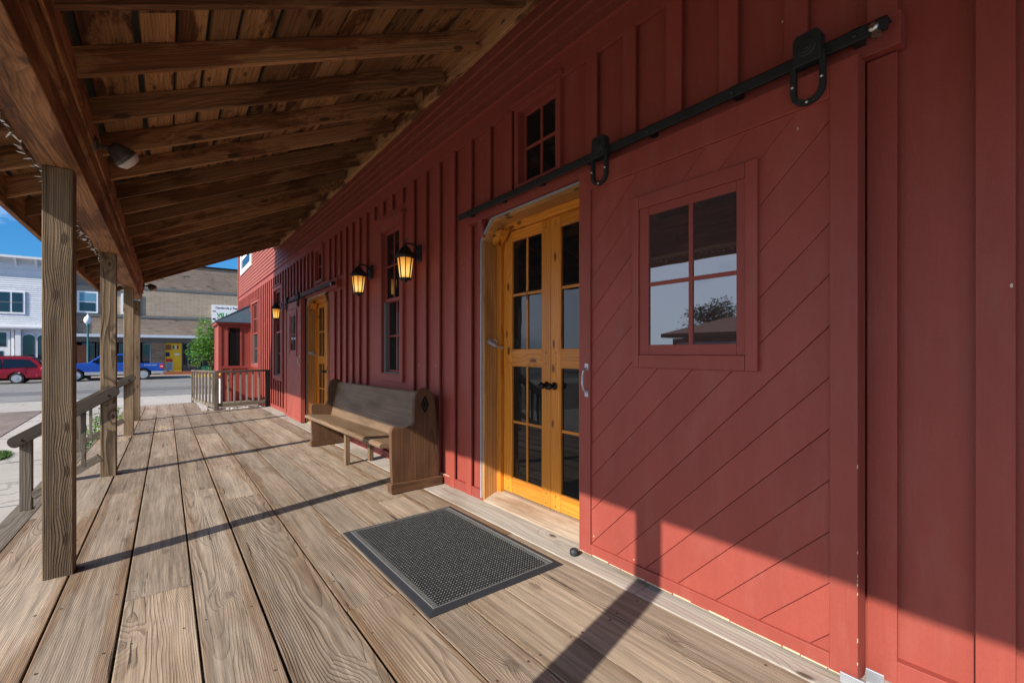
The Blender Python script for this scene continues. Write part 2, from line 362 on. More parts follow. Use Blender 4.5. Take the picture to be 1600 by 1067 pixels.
M['bulb'] = plain('white_mini_bulb', (.8, .8, .78), .3)
M['wire'] = plain('brown_wire', (.07, .05, .035), .6)
M['stone'] = plain('white_stone', (.60, .60, .60), .8, 0, .5)
M['knob'] = plain('black_bronze_knob', (.010, .010, .011), .35, .4, .3)
M['hub'] = plain('aluminium_wheel', (.55, .56, .58), .3, .6, .2)
def glassy(name, c, ior=1.9, rough=.015, wob=.0):
    t = NT(name); n = t.noise(t.world(), 2.5, 2, .5)
    t.bump(n, wob, .02) if wob else None
    t.b.inputs['IOR'].default_value = ior
    return t.done(c, rough, 0, .5)
M['glass'] = glassy('dark_window_glass', (.008, .009, .010), 1.48, .012, .04)
M['doorglass'] = glassy('barn_door_glass', (.050, .036, .034), 2.3, .012, .02)  # brown base: dust film plus the reflected roof underside put into the colour
M['farglass'] = glassy('shop_window_glass', (.012, .022, .035), 1.8, .04)
M['carglass'] = glassy('car_glass', (.008, .012, .018), 1.6, .02)
M['curtain'] = glassy('blue_curtain_behind_glass', (.13, .28, .38), 1.6, .1)
t = NT('amber_seeded_glass')
n = t.noise(t.coord(), 60, 3, .6); sp = t.N('SeparateXYZ'); t.lk(t.coord(), sp.inputs[0])
hot = t.ramp(t.math('MULTIPLY', t.math('ABSOLUTE', t.math('ADD', sp.outputs[2], .285)), 7.0), [(0.0, (1.0, .62, .16)), (.55, (.85, .40, .06)), (1.0, (.45, .17, .02))])
t.lk(hot, t.b.inputs['Emission Color']); t.lk(t.math('ADD', .38, t.math('MULTIPLY', n, .6)), t.b.inputs['Emission Strength'])
M['amber'] = t.done((.55, .30, .08), .25)

def ground_mat(name, c1, c2, sc=3, grit=.35, rough=.9, bump=.3, cracks=0):
    t = NT(name); p = t.world()
    a = t.noise(p, sc * .15, 5, .6); b = t.noise(p, sc * 3, 4, .65); g = t.noise(p, 70, 3, .7)
    col = t.mix(t.ramp(t.math('ADD', t.math('MULTIPLY', a, .6), t.math('MULTIPLY', b, .4)), [(.38, 0.0), (.64, 1.0)]), c1, c2)
    k = t.math('ADD', 1 - grit, t.math('MULTIPLY', g, 2 * grit))
    v = t.N('VectorMath', operation='SCALE'); t.lk(col, v.inputs[0]); t.lk(k, v.inputs['Scale']); col = v.outputs[0]
    if cracks:
        vo = t.N('TexVoronoi', feature='DISTANCE_TO_EDGE'); vo.inputs['Scale'].default_value = .45
        wv = t.N('VectorMath', operation='ADD'); t.lk(p, wv.inputs[0]); t.lk(t.noise(p, 1.5, 4, .6, col=True), wv.inputs[1]); t.lk(wv.outputs[0], vo.inputs['Vector'])
        col = t.mix(t.math('MULTIPLY', t.math('LESS_THAN', vo.outputs['Distance'], .010), cracks), col, (.06, .055, .05))
    t.bump(t.math('ADD', b, g), bump, .01)
    return t.done(col, rough, spec=.25)
M['asphalt'] = ground_mat('worn_asphalt', (.18, .175, .168), (.25, .243, .232), 2, .3, cracks=.6)
M['asphaltdark'] = ground_mat('dark_asphalt_patch', (.12, .117, .118), (.165, .16, .16), 2, .3)
M['concrete'] = ground_mat('pale_concrete', (.36, .335, .295), (.46, .43, .385), 2, .16, cracks=.35)
M['concretedark'] = ground_mat('kerb_concrete', (.34, .32, .29), (.44, .42, .38), 3, .2)
M['gravel'] = ground_mat('brown_gravel', (.15, .12, .10), (.27, .22, .19), 8, .55, bump=.9)
M['soil'] = ground_mat('dry_ground', (.20, .18, .13), (.28, .26, .2), 2, .3)
M['redkerb'] = ground_mat('brick_paver_strip', (.28, .16, .12), (.36, .22, .17), 3, .3)

def brickmat(name, c1, c2, mortar, bw, bh, off=.5, dark=0, scale=1.0, msize=.012):
    t = NT(name); p = t.world(); sx = t.N('SeparateXYZ'); t.lk(p, sx.inputs[0])
    cx = t.N('CombineXYZ'); t.lk(sx.outputs[0], cx.inputs[0]); t.lk(sx.outputs[2], cx.inputs[1])
    b = t.N('TexBrick'); t.lk(cx.outputs[0], b.inputs['Vector']); b.offset = off
    b.inputs['Color1'].default_value = (*c1, 1); b.inputs['Color2'].default_value = (*c2, 1); b.inputs['Mortar'].default_value = (*mortar, 1)
    b.inputs['Scale'].default_value = 1; b.inputs['Mortar Size'].default_value = msize; b.inputs['Brick Width'].default_value = bw; b.inputs['Row Height'].default_value = bh
    n = t.noise(t.scale(p, (.4, .4, 1.6)), 1.4, 6, .65); k = t.math('ADD', .66, t.math('MULTIPLY', n, .68))
    v = t.N('VectorMath', operation='SCALE'); t.lk(b.outputs['Color'], v.inputs[0]); t.lk(k, v.inputs['Scale']); col = v.outputs[0]
    if dark:
        dn = t.noise(t.scale(p, (1.1, 1, 5.5)), 1.0, 4, .6)
        col = t.mix(t.math('MULTIPLY', t.ramp(dn, [(.60, 0.0), (.66, 1.0)]), dark), col, (.045, .035, .03))
    t.bump(b.outputs['Fac'], -.3, .02)
    return t.done(col, .9, spec=.2)
M['brickrough'] = brickmat('rough_tan_brick', (.31, .235, .175), (.24, .18, .13), (.20, .16, .13), .42, .10, .5, .75)
M['brickgrid'] = brickmat('tan_brick', (.36, .29, .21), (.31, .245, .18), (.38, .32, .25), .30, .16, .0, .25, msize=.02)
M['brickstone'] = brickmat('stacked_stone', (.36, .27, .18), (.24, .17, .11), (.14, .11, .08), .5, .14, .5, .3)

def leafmat(name, c1, c2):
    t = NT(name); tone = t.attr('tone').outputs['Fac']
    col = t.mix(tone, c1, c2)
    t.b.inputs['Subsurface Weight'].default_value = 0
    m = t.done(col, .55, spec=.3)
    tr = t.n.new('ShaderNodeBsdfTranslucent'); t.lk(col, tr.inputs[0]); ms = t.n.new('ShaderNodeMixShader'); ms.inputs[0].default_value = .35
    out = t.n['Material Output']; t.lk(t.b.outputs[0], ms.inputs[1]); t.lk(tr.outputs[0], ms.inputs[2]); t.lk(ms.outputs[0], out.inputs[0])
    return m
M['leaf'] = leafmat('bright_leaves', (.07, .17, .02), (.18, .36, .06))
M['leafdark'] = leafmat('dark_leaves', (.02, .05, .012), (.05, .10, .03))
M['grass'] = leafmat('grass_blades', (.04, .10, .015), (.10, .20, .04))
M['bark'] = plain('grey_bark', (.10, .075, .055), .9, 0, .6, bump=.8)

# ================================================================== SETTING
def struct(o): o['kind'] = 'structure'; return o
GZ = -.66
m = MB(); m.box(-400, 400, -300, 900, -1.6, -1.2)
struct(m.build('ground', M['soil']))
# concrete apron and pavement round the porch
def slab(name, mat, poly, z, th=.25):
    m = MB(); m.prism(poly, z - th, z, 'xy', 'x'); return struct(m.build(name, mat))
slab('pavement', M['concrete'], [(-60, -20), (12, -20), (12, 25.3), (-60, 24.3)], GZ)
slab('road', M['asphalt'], [(-150, 20), (150, 20), (150, 47), (-150, 47)], -.84, .3)
m = MB()
def gz_road(y): return -.66 + (-.836 + .66) * min(1, max(0, (y - 23.5) / 20))
# road crowns down from the near pavement to the far kerb
m.quad((-150, 24.5, -.652), (150, 25.5, -.652), (150, 46, -.832), (-150, 46, -.832)); struct(m.build('road_surface', M['asphalt']))
m = MB(); m.quad((-150, 29.0, -.683), (150, 29.2, -.685), (150, 32.2, -.708), (-150, 32.2, -.708)); struct(m.build('road_patch', M['asphaltdark']))
m = MB(); m.box(-150, 150, 46.0, 46.25, -.9, -.69); struct(m.build('kerb', M['concretedark']))
m = MB(); m.box(1.6, 3.2, 45.985, 46.3, -.86, -.682); struct(m.build('kerb_marking', M['yellow']))
m = MB(); m.box(-150, 150, 46.25, 60, -.9, -.70); struct(m.build('far_pavement', M['concrete']))
m = MB(); m.box(-150, 150, 46.6, 47.4, -.7, -.694); struct(m.build('paver_strip', M['redkerb']))
slab('gravel_bed', M['gravel'], [(-14, 9.5), (-5.2, 11.2), (-2.95, 15.0), (-3.15, 20.9), (-16, 20.7)], GZ + .012, .1)
# joints in the concrete
m = MB()
for y in (8.2, 11.4, 14.6, 17.8, 21):
    m.box(-30, 8, y, y + .02, GZ + .0, GZ + .004)
struct(m.build('pavement_joints', M['asphaltdark']))

def blades(name, region, n, h, mat, label, cat='grass', z=GZ):
    m = MB()
    for i in range(n):
        x, y = region(); a = random.uniform(0, 6.28); hh = h * random.uniform(.4, 1.1); w = .008
        t = random.random(); lean = random.uniform(0, .5) * hh; dx, dy = math.cos(a), math.sin(a)
        b = Vector((x, y, z)); s = Vector((-dy, dx, 0)) * w
        m.add([b - s, b + s, b + Vector((dx * lean * .4, dy * lean * .4, hh * .6)) + s * .7, b + Vector((dx * lean, dy * lean, hh))], [(0, 1, 2, 3)], 'z', t)
    o = m.build(name, mat, fixn=False); tag(o, label, cat, kind='stuff'); return o
def reg_grass():
    while True:
        x = random.uniform(-3.4, -2.2); y = random.uniform(11.2, 13.0)
        if (x + 2.8) ** 2 / .55 ** 2 + (y - 12.1) ** 2 / .75 ** 2 < 1: return x, y
blades('grass_patch', reg_grass, 5000, .07, M['grass'], 'small patch of green grass in the concrete by the steps')

# ================================================================== RED BUILDING
BX = 2.20                       # face of the wall boards
Y0, Y1 = -2.6, 20.2
TRIM_Z = 3.20
B = thing('red_building', (BX, 8, 0), 'long red board and batten building with clapboard above the porch', 'building')
holes = [(1.95, 3.32, -.3, 2.31), (2.405, 2.83, 2.505, 3.06), (5.10, 5.66, .96, 2.72), (8.15, 9.5, -.4, 2.28), (8.45, 8.90, 2.50, 3.03), (12.1, 12.95, .64, 2.74), (15.5, 16.75, .84, 2.72)]
def wall_holes(m, x, y0, y1, z0, z1, holes):
    ys = sorted({y0, y1, *[h[0] for h in holes], *[h[1] for h in holes]}); zs = sorted({z0, z1, *[h[2] for h in holes], *[h[3] for h in holes]})
    ys = [y for y in ys if y0 <= y <= y1]; zs = [z for z in zs if z0 <= z <= z1]
    for i in range(len(ys) - 1):
        for j in range(len(zs) - 1):
            cy, cz = (ys[i] + ys[i + 1]) / 2, (zs[j] + zs[j + 1]) / 2
            if any(h[0] < cy < h[1] and h[2] < cz < h[3] for h in holes): continue
            m.quad((x, ys[i], zs[j]), (x, ys[i + 1], zs[j]), (x, ys[i + 1], zs[j + 1]), (x, ys[i], zs[j + 1]), 'z', .5)
m = MB(); wall_holes(m, BX, Y0, Y1, -1.0, TRIM_Z, holes)
m.quad((BX, Y1, -1), (BX + 9, Y1, -1), (BX + 9, Y1, 7.2), (BX, Y1, 7.2)); m.quad((BX, Y0, -1), (BX + 9, Y0, -1), (BX + 9, Y0, 7.2), (BX, Y0, 7.2))
m.quad((BX + 9, Y0, -1), (BX + 9, Y1, -1), (BX + 9, Y1, 7.2), (BX + 9, Y0, 7.2))
m.build('wall_boards', M['red'], B, fixn=False)
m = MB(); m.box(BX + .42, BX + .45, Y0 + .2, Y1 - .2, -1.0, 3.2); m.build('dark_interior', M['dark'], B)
m = MB(); m.box(BX - .05, BX + 9.1, Y0 - .1, Y1 + .12, 7.2, 7.35); m.build('roof', M['roofing'], B)
# battens, cut at windows and doors
BW = .092
blocked = [(1.90, 3.42, -.3, 2.46), (2.38, 2.90, 2.3, 3.12), (4.98, 5.93, .78, 2.93), (8.02, 9.6, -.4, 2.42), (8.36, 8.98, 2.42, 3.1), (11.98, 13.05, .52, 2.86), (15.38, 16.86, .72, 2.84),
           (.5, 3.62, 2.33, 2.47), (7.38, 11.0, 2.2, 2.42)]
m = MB(); k = 0; y = .226 - 9 * .2985
while y < Y1 - .1:
    segs = [(fz(BX, y) - .3 if y < 13.6 else -.7, TRIM_Z - .10)]
    for h in blocked:
        if h[0] < y + BW and y < h[1]:
            ns = []
            for a, b in segs:
                if h[2] > a: ns.append((a, min(b, h[2])))
                if h[3] < b: ns.append((max(a, h[3]), b))
            segs = ns
    for a, b in segs:
        if b - a > .03: m.box(BX - .038, BX - .022, y, y + BW, a, b, 'z'); m.box(BX - .0222, BX + .01, y + .024, y + BW - .024, a, b, 'z')
    y += .2985; k += 1
m.build('battens', M['red'], B, bevel=.002)
# skirt board along the deck
m = MB()
for a, b in ((-2.5, .58), (3.335, 8.13), (9.52, 13.55)):
    n = max(1, int((b - a) / 2.4)); 
    for i in range(n):
        ya, yb = a + (b - a) * i / n, a + (b - a) * (i + 1) / n - .003
        za, zb = fz(BX, ya), fz(BX, yb)
        m.add([(BX - .034, ya, za), (BX - .034, yb, zb), (BX, yb, zb), (BX, ya, za), (BX - .034, ya, za + .083), (BX - .034, yb, zb + .083), (BX, yb, zb + .083), (BX, ya, za + .083)],
              [(0, 1, 5, 4), (4, 5, 6, 7), (0, 4, 7, 3), (1, 2, 6, 5), (0, 3, 2, 1)], 'y')
    m.build('skirt_board', M['redtrim'], B, bevel=.003); m = MB()
m = MB()   # worn pale top edge of the skirt board
for i in range(34):
    y = random.uniform(-2.4, 8.0); l = random.uniform(.04, .32)
    if .5 < y + l and y < 3.4: continue
    z = fz(BX, y) + .084
    m.box(BX - .0355, BX - .012, y, y + l, z, z + .0015)
m.build('worn_paint', M['chip'], B)
# frieze trim, drip edge and clapboards
m = MB()
m.box(BX - .030, BX, Y0, Y1, TRIM_Z - .10, TRIM_Z + .04); m.box(BX - .062, BX - .0, Y0, Y1, TRIM_Z + .04, TRIM_Z + .062)
m.build('frieze_board', M['redtrim'], B, bevel=.003)
m = MB(); z = TRIM_Z + .062; row = 0; ex = .098
while z < 7.2:
    x0 = BX - .036; segs = [(Y0, Y1)]
    cuts = []; y = Y0 + random.uniform(.5, 3.5)
    while y < Y1: cuts.append(y); y += random.uniform(2.5, 4.5)
    ys = [Y0] + cuts + [Y1]
    for a, b in zip(ys[:-1], ys[1:]):
        dx = random.uniform(-.001, .001)
        w = []
        m.add([(x0 + dx, a + .0012, z), (x0 + dx, b - .0012, z), (x0 + .022, b - .0012, z + ex + .012), (x0 + .022, a + .0012, z + ex + .012), (BX, a + .0012, z), (BX, b - .0012, z)],
              [(0, 1, 2, 3), (0, 4, 5, 1)], 'y')
    z += ex; row += 1
m.build('clapboards', M['redclap'], B, fixn=False)
# corner boards
m = MB(); m.box(BX - .045, BX + .05, Y1 - .12, Y1 + .02, -.7, 7.2); m.build('corner_board', M['redtrim'], B, bevel=.003)

def bars(m, x0, x1, y0, y1, z0, z1, w, axis_in=None):
    """a rectangular frame of four bars in the plane of the wall"""
    m.box(x0, x1, y0, y0 + w, z0, z1, 'z'); m.box(x0, x1, y1 - w, y1, z0, z1, 'z')
    m.box(x0 + .0005, x1 - .0005, y0 + w, y1 - w, z0, z0 + w, 'y'); m.box(x0 + .0005, x1 - .0005, y0 + w, y1 - w, z1 - w, z1, 'y')
def window(name, y0, y1, z0, z1, tw=.09, double=False, cap=True, label=None, cols=2, glassm='glass', frame_mat='redtrim', sash_mat='redtrim', px=BX, sw=.042):
    m = MB()   # casing
    bars(m, px - .036, px + .004, y0 - tw, y1 + tw, z0 - tw, z1 + tw, tw)
    if cap: m.box(px - .062, px + .002, y0 - tw - .03, y1 + tw + .03, z1 + tw, z1 + tw + .028, 'y')
    # reveals
    m.box(px + .002, px + .09, y0 - .02, y0, z0, z1, 'z'); m.box(px + .002, px + .09, y1, y1 + .02, z0, z1, 'z'); m.box(px + .002, px + .09, y0, y1, z1, z1 + .02); m.box(px + .002, px + .09, y0, y1, z0 - .02, z0)
    w = m.build(name, M[frame_mat], B, bevel=.003)
    if label: w['label'] = label
    def sash(za, zb, xo):
        s = MB(); bars(s, px + xo, px + xo + .03, y0 + .003, y1 - .003, za, zb, sw)
        for c in range(1, cols):
            yc = y0 + (y1 - y0) * c / cols; s.box(px + xo + .004, px + xo + .026, yc - .011, yc + .011, za + sw, zb - sw, 'z')
        zc = (za + zb) / 2; s.box(px + xo + .005, px + xo + .025, y0 + sw + .003, y1 - sw - .003, zc - .011, zc + .011, 'y')
        s.build('sash', M[sash_mat], w, bevel=.002)
        g = MB(); g.box(px + xo + .014, px + xo + .018, y0 + sw - .002, y1 - sw + .002, za + sw - .002, zb - sw + .002); g.build('pane', M[glassm], w)
    if double:
        zm = (z0 + z1) / 2 + .02; sash(zm - .02, z1, .016); sash(z0, zm + .02, .052)
        s = MB(); s.box(px - .01, px + .085, y0 + .004, y1 - .004, z0, z0 + .014); s.build('sill', M['greytrim'], w)
        j = MB(); j.box(px + .004, px + .05, y1 - .045, y1 - .002, z0 + .014, zm - .02, 'z'); j.build('jamb_liner', M['greytrim'], w)
    else: sash(z0, z1, .016)
    return w
window('window', 5.10, 5.66, .96, 2.72, double=True, label='tall double hung window between the two lanterns')
window('window', 2.405, 2.83, 2.505, 3.06, tw=.05, sw=.028, label='small square four pane window above the near door')
window('window', 8.45, 8.90, 2.50, 3.03, tw=.055, label='small four pane window above the far door')
window('window', 12.1, 12.95, .64, 2.74, double=True, label='tall window behind the far lantern')
window('window', 15.5, 16.75, .84, 2.72, double=True, label='sunlit tall window beside the bay')
# upper window with white frame, only its corner shows below the porch roof
m = MB(); bars(m, BX - .07, BX - .02, 16.7, 19.2, 3.96, 5.9, .16); ww = m.build('window', M['whitetrim'], B, bevel=.004); ww['label'] = 'upper window with a white frame'
m = MB(); m.box(BX - .045, BX - .04, 16.85, 19.05, 4.1, 5.8); m.build('pane', M['glass'], ww)
m = MB()
for k in range(6): m.box(BX - .052, BX - .048, 16.9, 19.0, 4.45 + .2 * k, 4.56 + .2 * k)
m.build('blind', M['white'], ww)

def clip_rect(poly, y0, y1, z0, z1):
    def cl(poly, ax, val, keep_ge):
        out = []
        for i in range(len(poly)):
            a, b = poly[i], poly[(i + 1) % len(poly)]
            ia = (a[ax] >= val) == keep_ge or a[ax] == val; ib = (b[ax] >= val) == keep_ge or b[ax] == val
            if ia: out.append(a)
            if ia != ib:
                t = (val - a[ax]) / (b[ax] - a[ax]); out.append((a[0] + (b[0] - a[0]) * t, a[1] + (b[1] - a[1]) * t))
        return out
    for ax, val, ge in ((0, y0, True), (0, y1, False), (1, z0, True), (1, z1, False)):
        if poly: poly = cl(poly, ax, val, ge)
    return poly

def sliding_door(y0, y1, z0, z1, label, hangers, handle_y, slope=1):
    """a plank door hung in front of the wall"""
    XF, XB = 2.045, 2.125
    sw = .092
    m = MB()
    zf0 = z0; 
    m.box(XF, XB, y0, y0 + sw, z0, z1, 'z'); m.box(XF, XB, y1 - sw, y1, z0, z1, 'z')
    m.box(XF + .0005, XB - .0005, y0 + sw, y1 - sw, z1 - .125, z1, 'y'); m.box(XF + .0005, XB - .0005, y0 + sw, y1 - sw, z0, z0 + .062, 'y')
    d = m.build('sliding_door', M['reddoor'], B, bevel=.003); d['label'] = label
    wy0, wy1, wz0, wz1 = y0 + .36, y0 + 1.033, 1.137, 2.055
    oy0, oy1, oz0, oz1 = y0 + .415, y0 + .988, 1.205, 1.988; iy0, iy1, iz0, iz1 = y0 + .456, y0 + .928, 1.258, 1.944
    # diagonal boards behind the frame, with open joints
    m = MB(); pitch = .199; ya, yb, za, zb = y0 + sw - .004, y1 - sw + .004, z0 + .058, z1 - .121
    c = (y0 + z0) - 4 + .044
    while c < y1 + z1 + 1:
        g = .0011
        # lines y*slope + z = const
        if slope > 0: P = [(ya - 5, c + g - (ya - 5)), (ya - 5, c + pitch - g - (ya - 5)), (yb + 5, c + pitch - g - (yb + 5)), (yb + 5, c + g - (yb + 5))]
        else: P = [(ya - 5, c + g + (ya - 5)), (ya - 5, c + pitch - g + (ya - 5)), (yb + 5, c + pitch - g + (yb + 5)), (yb + 5, c + g + (yb + 5))]
        P = clip_rect(P, ya, yb, za, zb); dx = random.uniform(-.0015, .0015)
        if len(P) >= 3: m.prism(P, XF + .016 + dx, XF + .036, 'yz', Vector((0, 1, -slope)).normalized())
        c += pitch
    m.build('diagonal_boards', M['reddoor'], d, bevel=.0032)
    m = MB(); m.box(XF + .038, XF + .046, ya, yb, za, zb); m.build('backing', M['redtrim'], d)
    # window let into the door
    m = MB()
    for a, b, e, f, ax in ((wy0, oy0, wz0, wz1, 'z'), (oy1, wy1, wz0, wz1, 'z'), (oy0, oy1, wz0, oz0, 'y'), (oy0, oy1, oz1, wz1, 'y')):
        m.box(XF - .006, XF + .030, a + .0006, b - .0006, e, f, ax)
    m.build('window_frame', M['reddoor'], d, bevel=.003)
    m = MB(); 
    e = .0006
    for a, b, f, h, ax in ((oy0 + e, iy0, oz0 + e, oz1 - e, 'z'), (iy1, oy1 - e, oz0 + e, oz1 - e, 'z'), (iy0 + e, iy1 - e, oz0 + e, iz0, 'y'), (iy0 + e, iy1 - e, iz1, oz1 - e, 'y')):
        m.box(XF + .003, XF + .026, a, b, f, h, ax)
    ym, zm = (iy0 + iy1) / 2 - .008, 1.577
    m.box(XF + .005, XF + .0175, ym - .011, ym + .011, iz0, iz1, 'z'); m.box(XF + .0055, XF + .017, iy0, iy1, zm - .010, zm + .010, 'y')
    m.build('sash', M['redtrim'], d, bevel=.002)
    m = MB(); m.box(XF + .0125, XF + .0165, iy0 - .002, iy1 + .002, iz0 - .002, iz1 + .002); m.build('pane', M['doorglass'], d)
    # pull handle
    m = MB(); hy = handle_y
    pts = [(XF - .002, hy, 1.125), (XF - .030, hy, 1.105), (XF - .040, hy, 1.07), (XF - .040, hy, 1.03), (XF - .030, hy, .995), (XF - .002, hy, .975)]
    m.tube(pts, .007, 8)
    for zz in (1.13, .97): m.box(XF - .005, XF + .0005, hy - .014, hy + .014, zz - .02, zz + .02)
    m.build('pull_handle', M['galv'], d, smooth=False)
    # roller hangers: strap looped below the track with a cast housing over it
    for hy in hangers:
        m = MB(); zt = z1 + .02; w = .062; x = XF - .012
        # U strap
        pts = []
        for k in range(0, 13):
            a = math.pi * k / 12; pts.append((hy + w * math.cos(a), z1 - .065 - w * math.sin(a)))
        outer = [(hy + w + .0, zt + .045)] + pts + [(hy - w, zt + .045)]
        iw = w - .020
        ip = [(hy + iw * math.cos(math.pi * k / 12), z1 - .065 - iw * math.sin(math.pi * k / 12)) for k in range(0, 13)]
        inner = [(hy + iw, zt + .045)] + ip + [(hy - iw, zt + .045)]
        for i in range(len(outer) - 1):
            q = [outer[i], outer[i + 1], inner[i + 1], inner[i]]
            m.prism(q, x - .010, x + .010, 'yz', 'z')
        h = m.build('roller_hanger', M['track'], d, bevel=.0015)
        for yy, zz in ((hy - w + .01, z1 - .04), (hy + w - .01, z1 - .04), (hy, z1 - .118)):
            b = MB(); b.lathe([(.007, 0), (.006, -.006), (.002, -.008)], (x - .010, yy, zz), 8, 'x'); b.build('bolt', M['steel'], d)
        b = MB()
        b.prism([(hy - .050, zt + .012), (hy + .050, zt + .012), (hy + .050, zt + .115), (hy + .038, zt + .135), (hy - .038, zt + .135), (hy - .050, zt + .115)], x - .016, x + .030, 'yz', 'z')
        for r in (.036, .024, .011): b.lathe([(r, -.0), (r - .003, -.004)], (x - .016 - (.036 - r) * .12, hy, zt + .075), 18, 'x')
        b.build('wheel_housing', M['track'], d, bevel=.002)
    return d
def track(y0, y1, zb, label):
    m = MB(); m.box(2.125, BX, y0, y1, zb - .055, zb + .07, 'y')
    # corbel at the far end
    m.prism([(2.13, zb - .055), (2.175, zb - .055), (2.175, zb - .20), (2.155, zb - .20)], y1 - .24, y1 - .18, 'xz', 'z')
    t = m.build('track_board', M['redtrim'], B, bevel=.003); t['label'] = label
    m = MB(); m.box(2.052, 2.066, y0 + .02, y1 + .015, zb - .022, zb + .026); m.box(2.052, 2.110, y0 + .02, y1 + .015, zb + .020, zb + .026)
    m.build('track_rail', M['track'], t, bevel=.002)
    n = max(2, int((y1 - y0) / .5))
    for i in range(n + 1):
        m = MB(); y = y0 + .12 + (y1 - y0 - .25) * i / n
        m.box(2.064, 2.126, y - .018, y + .018, zb - .012, zb + .036); m.lathe([(.011, 0), (.009, -.008), (.003, -.010)], (2.052, y, zb), 8, 'x')
        m.build('track_bracket', M['track'], t, bevel=.0015)
    m = MB()
    for y in (y0 + .06,):
        m.lathe([(.016, 0), (.016, -.006), (.008, -.012)], (2.052, y, zb + .002), 14, 'x'); m.lathe([(.014, 0), (.014, -.02)], (2.06, y - .01, zb - .03), 12, 'x')
    m.build('end_stop', M['steel'], t)
    return t
z1n = 2.322
sliding_door(.611, 2.051, .0, z1n, 'near red sliding door with a four pane window and diagonal boards', (.772, 1.872), 1.985)
track(.505, 3.53, 2.392, 'near sliding door track')
sliding_door(9.47, 10.91, -.125, 2.22, 'far red sliding door with a four pane window', (9.65, 10.72), 9.53, slope=1)
track(7.42, 10.96, 2.29, 'far sliding door track')
# peeled strip under the near door, floor guides
sd = [o for o in B.children if o.name == 'sliding_door'][0]
m = MB()
y = .66
while y < 2.03:
    l = random.uniform(.03, .16); h = random.uniform(.003, .011)
    m.box(2.0435, 2.05, y, min(y + l, 2.045), .0006, h); y += l * random.uniform(.9, 1.15)
for i in range(8):
    z = random.uniform(.03, .8); m.box(2.0436, 2.05, .6105, .611 + random.uniform(.001, .003), z, z + random.uniform(.004, .018))
m.build('peeled_paint', M['chip'], sd)
m = MB(); m.lathe([(.0, -.002), (.020, -.002), (.027, .006), (.027, .03), (.020, .038), (.008, .042), (.0, .044)], (2.015, 2.065, fz(2.0, 2.0) + .004), 16); m.build('floor_guide', M['rubberframe'], sd, smooth=True)
m = MB(); m.box(2.015, 2.10, .545, .615, -.016, -.008); m.box(2.02, 2.028, .545, .66, -.012, .028); m.box(2.09, 2.098, .545, .60, -.012, .045); m.build('guide_bracket', M['galv'], sd, bevel=.002)

